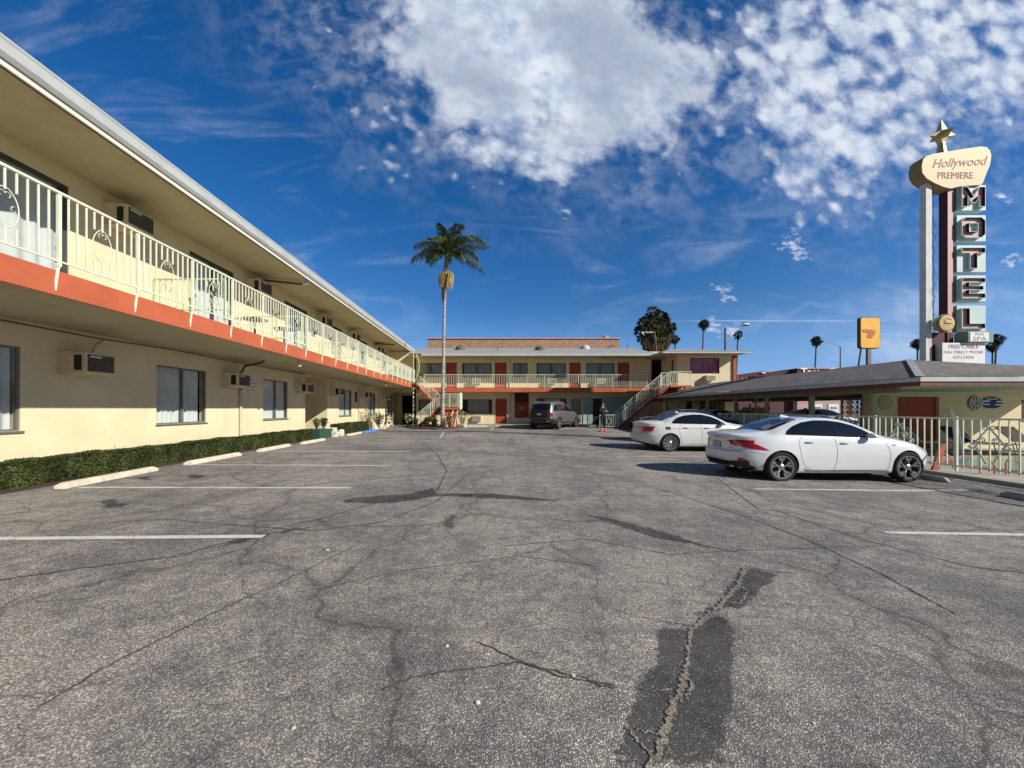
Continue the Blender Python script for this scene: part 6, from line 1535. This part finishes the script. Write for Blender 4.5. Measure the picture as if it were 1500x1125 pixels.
# second white sedan (BMW like proportions) -----------------------
SP2=dict(SP1); SP2.update(L=4.52,wx=(.98,3.74),nr=4.8,nf=3.8,rw=.325,ra=.355,
 top=[(0,1.05),(.1,1.08),(.5,1.11),(.78,1.125),(1.1,1.26),(1.45,1.375),(1.85,1.42),(2.2,1.42),(2.6,1.36),(2.95,1.22),(3.25,1.07),(3.5,1.01),(3.9,.96),(4.25,.88),(4.45,.76),(4.52,.68)],
 belt=[(0,.92),(.6,.975),(1.3,.99),(2.4,.965),(3.2,.93),(3.8,.87),(4.3,.76),(4.52,.66)],
 offr=[(.2,.12),(.4,.02),(.6,.0),(.66,.05),(.95,.10),(1.05,.05),(1.2,.1)],sill=[(0,.34),(.4,.27),(1.2,.19),(3.5,.19),(4.2,.2),(4.52,.24)])
def sedan2(label,paint,loc,ang,grp=None,detail=True,fuel=True):
    r=thing('parked_car',label,'car',(0,0,0),grp,False); c=Car(SP2,r,paint)
    W=[(1.08,1.02),(1.16,1.10),(1.34,1.215),(1.6,1.295),(1.95,1.33),(2.25,1.325),(2.55,1.26),(2.8,1.15),(2.95,1.03),(2.97,.975),(2.4,.985),(1.7,1.0),(1.2,1.01)]
    outline(c,W,'seam',.014,.003)
    for sg in (1,-1):
        for a,d in ((1.0,1.32),(1.36,2.04),(2.13,3.1)): c.panel('side_window','carglass',sg,clip(clip(W,a,False),d,True),.012,.05)
        b=B(); c.seam(b,sg,[(1.38,1.0),(1.30,.85),(1.34,.55),(1.42,.28)]); c.seam(b,sg,[(2.08,.98),(2.12,.7),(2.08,.26)]); c.seam(b,sg,[(3.0,.93),(3.18,.8),(3.2,.5),(3.15,.26)]); c.seam(b,sg,[(1.42,.28),(3.15,.26)]); c.seam(b,sg,[(1.0,.83),(2.0,.83),(3.4,.81)],.012)
        b.build('panel_gaps','seamsoft',r,recalc=False)
        handle(c,1.55,.86,sg,paint); handle(c,2.30,.85,sg,paint); mirror(c,2.85,.98,sg,paint)
        c.panel('tail_light','tailred',sg,[(.10,.905),(.22,.90),(.31,.86),(.33,.78),(.25,.72),(.10,.70)],.006,.03)
        c.panel('tail_light','tailred','r',[(sg*.55,.90),(sg*.76,.905),(sg*.76,.72),(sg*.55,.74)],.007,.03)
        if fuel: c.panel('fuel_door_opening','black',sg,[(.83,.90),(1.0,.90),(1.0,.795),(.83,.795)],.006,.03)
    c.panel('rear_window','carglass','t',[(.82,-.50),(1.2,-.54),(1.5,-.47),(1.52,0),(1.5,.47),(1.2,.54),(.82,.50),(.78,0)],.006,.05)
    c.panel('windshield','carglass','t',[(2.55,-.50),(2.9,-.58),(3.2,-.64),(3.3,0),(3.2,.64),(2.9,.58),(2.55,.50),(2.5,0)],.006,.05)
    lp=c.panel('license_plate','plate','r',[(-.15,.76),(.15,.76),(.15,.88),(-.15,.88)],.010,.04)
    b=B(); c.seam(b,'r',[(-.75,.66),(.75,.66)],.01); c.seam(b,'r',[(-.52,.93),(-.52,.68)],.006); c.seam(b,'r',[(.52,.93),(.52,.68)],.006); b.build('trunk_gap','seamsoft',r,recalc=False)
    b=B(); h=c.cast('t',1.6,0)[0]; b.lathe([(.07,-.01),(.06,.035),(.03,.055),(0,.06)],tuple(h),10); b.build('roof_antenna',paint,r)
    for x in SP2['wx']:
        for sg in (1,-1): wheel(r,x,sg*.772,.325,.325,.225,.245,'multi',sg)
    shift(r,4.52); place(r,*loc,ang); return r
sedan2('farther white sedan with silver multi spoke wheels and black open fuel door','carwhite2',(6.37-.98+2.26,14.35),0)
k=sedan2('black car parked just behind the farther white sedan, only its roof showing','carblack',(9.2,17.3),0,None,False,False); k.scale=(1.06,1.02,1.04)
sedan2('white car under the carport beyond the farther white sedan, its nose showing','carwhite2',(12.0,20.2),R(8),None,False,False)
k=sedan2('dark car parked in the shade deep under the carport','carblack',(19.0,22.0),R(-4),None,False,False)
# grey suv --------------------------------------------------------
SP3=dict(SP1); SP3.update(L=4.75,nr=6.,nf=4.,rw=.365,ra=.40,wx=(.98,3.82),zm=.72,lip='black',
 top=[(0,1.50),(.10,1.60),(.3,1.665),(.9,1.70),(1.6,1.71),(2.2,1.69),(2.6,1.62),(2.95,1.45),(3.25,1.25),(3.45,1.16),(3.9,1.12),(4.4,1.03),(4.65,.92),(4.75,.82)],
 belt=[(0,1.06),(1.0,1.09),(2.4,1.07),(3.3,1.04),(4.0,1.0),(4.5,.92),(4.75,.80)],
 wbelt=[(0,.84),(1,.89),(3.3,.88),(4.2,.86),(4.75,.78)],wroof=[(0,.66),(.5,.68),(1.5,.69),(2.4,.67),(3.0,.70),(3.4,.78),(4.75,.66)],
 wmax=[(0,.88),(.6,.93),(.98,.945),(2,.93),(3.82,.945),(4.4,.92),(4.75,.82)],sill=[(0,.42),(.4,.34),(1,.27),(3.8,.27),(4.4,.3),(4.75,.36)],crown=[(0,.09),(2.6,.08),(3.4,.05),(4.75,.06)],
 offr=[(.3,.12),(.5,.02),(.68,.0),(.74,.06),(1.05,.09),(1.25,.17),(1.5,.30),(1.65,.36)],offf=[(.2,.08),(.5,.0),(.85,.02),(1.1,.15)])
c3=thing('parked_car','grey sport utility car with dark tailgate parked askew before the far wing','car',(0,0,0),None,False)
c=Car(SP3,c3,'cargrey')
W3=[(.42,1.12),(.50,1.32),(.75,1.50),(1.2,1.56),(2.0,1.56),(2.4,1.50),(2.75,1.35),(3.0,1.17),(3.02,1.10),(1.8,1.12)]
for sg in (1,-1):
    for a,d in ((.3,.95),(1.0,1.85),(1.95,3.1)): c.panel('side_window','carglass',sg,clip(clip(W3,a,False),d,True),.007,.05)
    b=B(); c.seam(b,sg,[(.98,1.1),(1.25,.85),(1.38,.4)]); c.seam(b,sg,[(1.9,1.1),(1.95,.4)]); c.seam(b,sg,[(3.0,1.05),(3.2,.8),(3.2,.4)]); b.build('panel_gaps','seam',c3,recalc=False)
    c.panel('side_cladding','black',sg,[(1.4,.44),(3.4,.40),(3.4,.24),(1.4,.24)],.006,.06); c.panel('bumper_cladding','black',sg,[(-.05,.70),(.35,.66),(.56,.55),(.56,.3),(-.05,.3)],.006,.05)
    c.panel('tail_light','taildark',sg,[(.10,1.12),(.28,1.12),(.16,.86),(.10,.86)],.006,.04); c.panel('tail_light','taildark','r',[(sg*.62,1.10),(sg*.80,1.12),(sg*.80,.86),(sg*.66,.90)],.007,.04)
    handle(c,1.2,.98,sg,'cargrey'); handle(c,2.1,.97,sg,'cargrey'); mirror(c,2.88,1.14,sg,'black')
    b=B(); p=[c.cast('t',x,sg*.60)[0]+Vector((0,0,.04)) for x in (.5,1.2,2.0,2.4)]; b.tube(p,.018,6); b.build('roof_rail','metal',c3)
    c.panel('reflector','chrome','r',[(sg*.52,.60),(sg*.58,.60),(sg*.66,.46),(sg*.62,.46)],.012,.03)
c.panel('rear_window','carglass','r',[(-.68,1.14),(.68,1.14),(.60,1.56),(-.60,1.56)],.008,.05)
c.panel('tailgate_panel','black','r',[(-.60,1.12),(.60,1.12),(.82,.84),(.84,.68),(-.84,.68),(-.82,.84)],.006,.05)
c.panel('rear_bumper','black','r',[(-.84,.66),(.84,.66),(.82,.38),(-.82,.38)],.010,.05)
lp=c.panel('license_plate','plate','r',[(-.15,.86),(.15,.86),(.15,.98),(-.15,.98)],.012,.04)
c.panel('windshield','carglass','t',[(2.65,-.58),(3.0,-.66),(3.35,-.72),(3.42,0),(3.35,.72),(3.0,.66),(2.65,.58),(2.6,0)],.006,.05)
for x in SP3['wx']:
    for sg in (1,-1): wheel(c3,x,sg*.82,.365,.365,.235,.26,'big',sg)
shift(c3,4.75); place(c3,4.3,26.0,R(90-34),1.05)

# ---------------------------------------------------------------- person
def skin(name,nodes,edges,m,par,sub=2,root=0):
    me=bpy.data.meshes.new(name); me.from_pydata([n[:3] for n in nodes],edges,[]); o=bpy.data.objects.new(name,me); COL.objects.link(o); me.materials.append(M[m])
    o.modifiers.new('skin','SKIN'); md=o.modifiers['skin']; md.use_smooth_shade=True; su=o.modifiers.new('sub','SUBSURF'); su.levels=sub; su.render_levels=sub
    if not me.skin_vertices: me.attributes  # layer is made by the modifier below
    if not me.skin_vertices:
        bm=bmesh.new(); bm.from_mesh(me); bm.verts.layers.skin.verify(); bm.to_mesh(me); bm.free()
    for i,n in enumerate(nodes): r=n[3]; me.skin_vertices[0].data[i].radius=(r,n[4] if len(n)>4 else r)
    me.skin_vertices[0].data[root].use_root=True
    if par: o.parent=par
    return o
pr=thing('person','person in black clothes and pink shoes standing by the foot of the right staircase','person',(0,0,0),None,False)
nodes=[(0,0,.95,.12,.09),(0,0,1.15,.11,.08),(0,.0,1.33,.13,.085),(0,0,1.42,.055,.05),(0,-.01,1.50,.045,.045),(0,-.015,1.56,.072,.085),(0,-.01,1.64,.07,.082),
 (.16,0,1.37,.05),(.21,-.02,1.13,.04),(.15,-.20,1.10,.03),(.09,-.30,1.14,.025),(.075,-.36,1.17,.03,.018),
 (-.16,0,1.37,.05),(-.21,-.02,1.13,.04),(-.12,-.18,1.08,.03),(-.05,-.27,1.13,.025),(-.02,-.33,1.16,.03,.018),
 (.09,0,.88,.085),(.10,-.01,.50,.055),(.11,.02,.10,.038),(.115,-.10,.045,.035,.03),(-.09,0,.88,.085),(-.10,-.01,.50,.055),(-.11,.02,.10,.038),(-.115,-.10,.045,.035,.03)]
edges=[(0,1),(1,2),(2,3),(3,4),(4,5),(5,6),(2,7),(7,8),(8,9),(9,10),(10,11),(2,12),(12,13),(13,14),(14,15),(15,16),(0,17),(17,18),(18,19),(19,20),(0,21),(21,22),(22,23),(23,24)]
def fingers(base,dirs,nodes,edges,i0):
    bx,by,bz=base
    for k,(dx,l) in enumerate(dirs):
        a=len(nodes); nodes.append((bx+dx*.5,by-.02,bz+.005,.009)); nodes.append((bx+dx,by-.02-l*.6,bz+.012,.008)); nodes.append((bx+dx*1.05,by-.02-l,bz-.006,.007)); edges+=[(i0,a),(a,a+1),(a+1,a+2)]
fingers((.075,-.36,1.17),[(-.03,.055),(-.011,.068),(.010,.064),(.03,.05),(.05,.02)],nodes,edges,11)
fingers((-.02,-.33,1.16),[(-.03,.05),(-.011,.064),(.010,.068),(.03,.055),(-.05,.02)],nodes,edges,16)
skin('body',nodes,edges,'skin',pr)
skin('jacket',[(0,0,.82,.15,.115),(0,0,1.12,.14,.105),(0,0,1.33,.155,.11),(0,0,1.41,.075,.07),(.17,0,1.36,.068),(.215,-.02,1.13,.056),(.155,-.195,1.105,.044),(.115,-.255,1.12,.04),(-.17,0,1.36,.068),(-.215,-.02,1.13,.056),(-.125,-.175,1.085,.044),(-.08,-.235,1.11,.04)],[(0,1),(1,2),(2,3),(2,4),(4,5),(5,6),(6,7),(2,8),(8,9),(9,10),(10,11)],'cloth_black',pr)
skin('trousers',[(0,0,1.0,.135,.10),(.095,0,.84,.10),(.105,-.01,.50,.072),(.112,.02,.13,.052),(-.095,0,.84,.10),(-.105,-.01,.50,.072),(-.112,.02,.13,.052)],[(0,1),(1,2),(2,3),(0,4),(4,5),(5,6)],'cloth_black',pr)
for sg in (1,-1): skin('shoe',[(sg*.113,.06,.055,.05,.05),(sg*.115,-.05,.05,.052,.045),(sg*.118,-.15,.04,.045,.035)],[(0,1),(1,2)],'pinkshoe',pr,1)
skin('hair',[(0,.045,1.52,.05),(0,.035,1.60,.085),(0,.02,1.69,.075),(0,-.04,1.715,.055),(0,.055,1.45,.045)],[(4,0),(0,1),(1,2),(2,3)],'hair',pr,1)
bm=bmesh.new()
b=B(); 
for sx_ in (-1,1): b.lathe([(0,-.105),(.012,-.103),(.012,-.098)],(sx_*.028,0,1.60),8,'y')
b.box(-.022,.022,-.103,-.095,1.535,1.545); b.build('eyes_and_mouth','hair',pr)
b=B(); b.add([(-.012,-.095,1.565),(.012,-.095,1.565),(0,-.125,1.568),(0,-.098,1.60)],[(0,1,2),(0,2,3),(1,3,2)]); b.build('nose','skin',pr)
pp=gp(883,632.5); pr.location=pp+Vector((0,0,.06)); pr.rotation_euler=(0,0,R(15))
sk=thing('balance_board','red flat board under the shoes of the person in black','board',(0,0,0),None,False); b=B(); b.box(-.28,.28,-.13,.13,.02,.06); b.build('deck','redboard',sk,bevel=.015)
for sg in (-1,1): b=B(); b.tube([(sg*.2,-.12,.03),(sg*.2,.12,.03)],.03,8); b.build('wheel','redboard',sk)
sk.location=pp+Vector((0,0,.0)); sk.rotation_euler=(0,0,R(15))
b=B(); b.box(-.04,.04,-.004,.004,0,.15); ph=b.build('phone','black',None,bevel=.004); ph.location=pp+Vector((.10,-.42,1.19)); ph.rotation_euler=(R(-25),0,R(15)); tag(ph,'dark phone held in both hands of the person in black','phone')
S.render.engine='CYCLES'
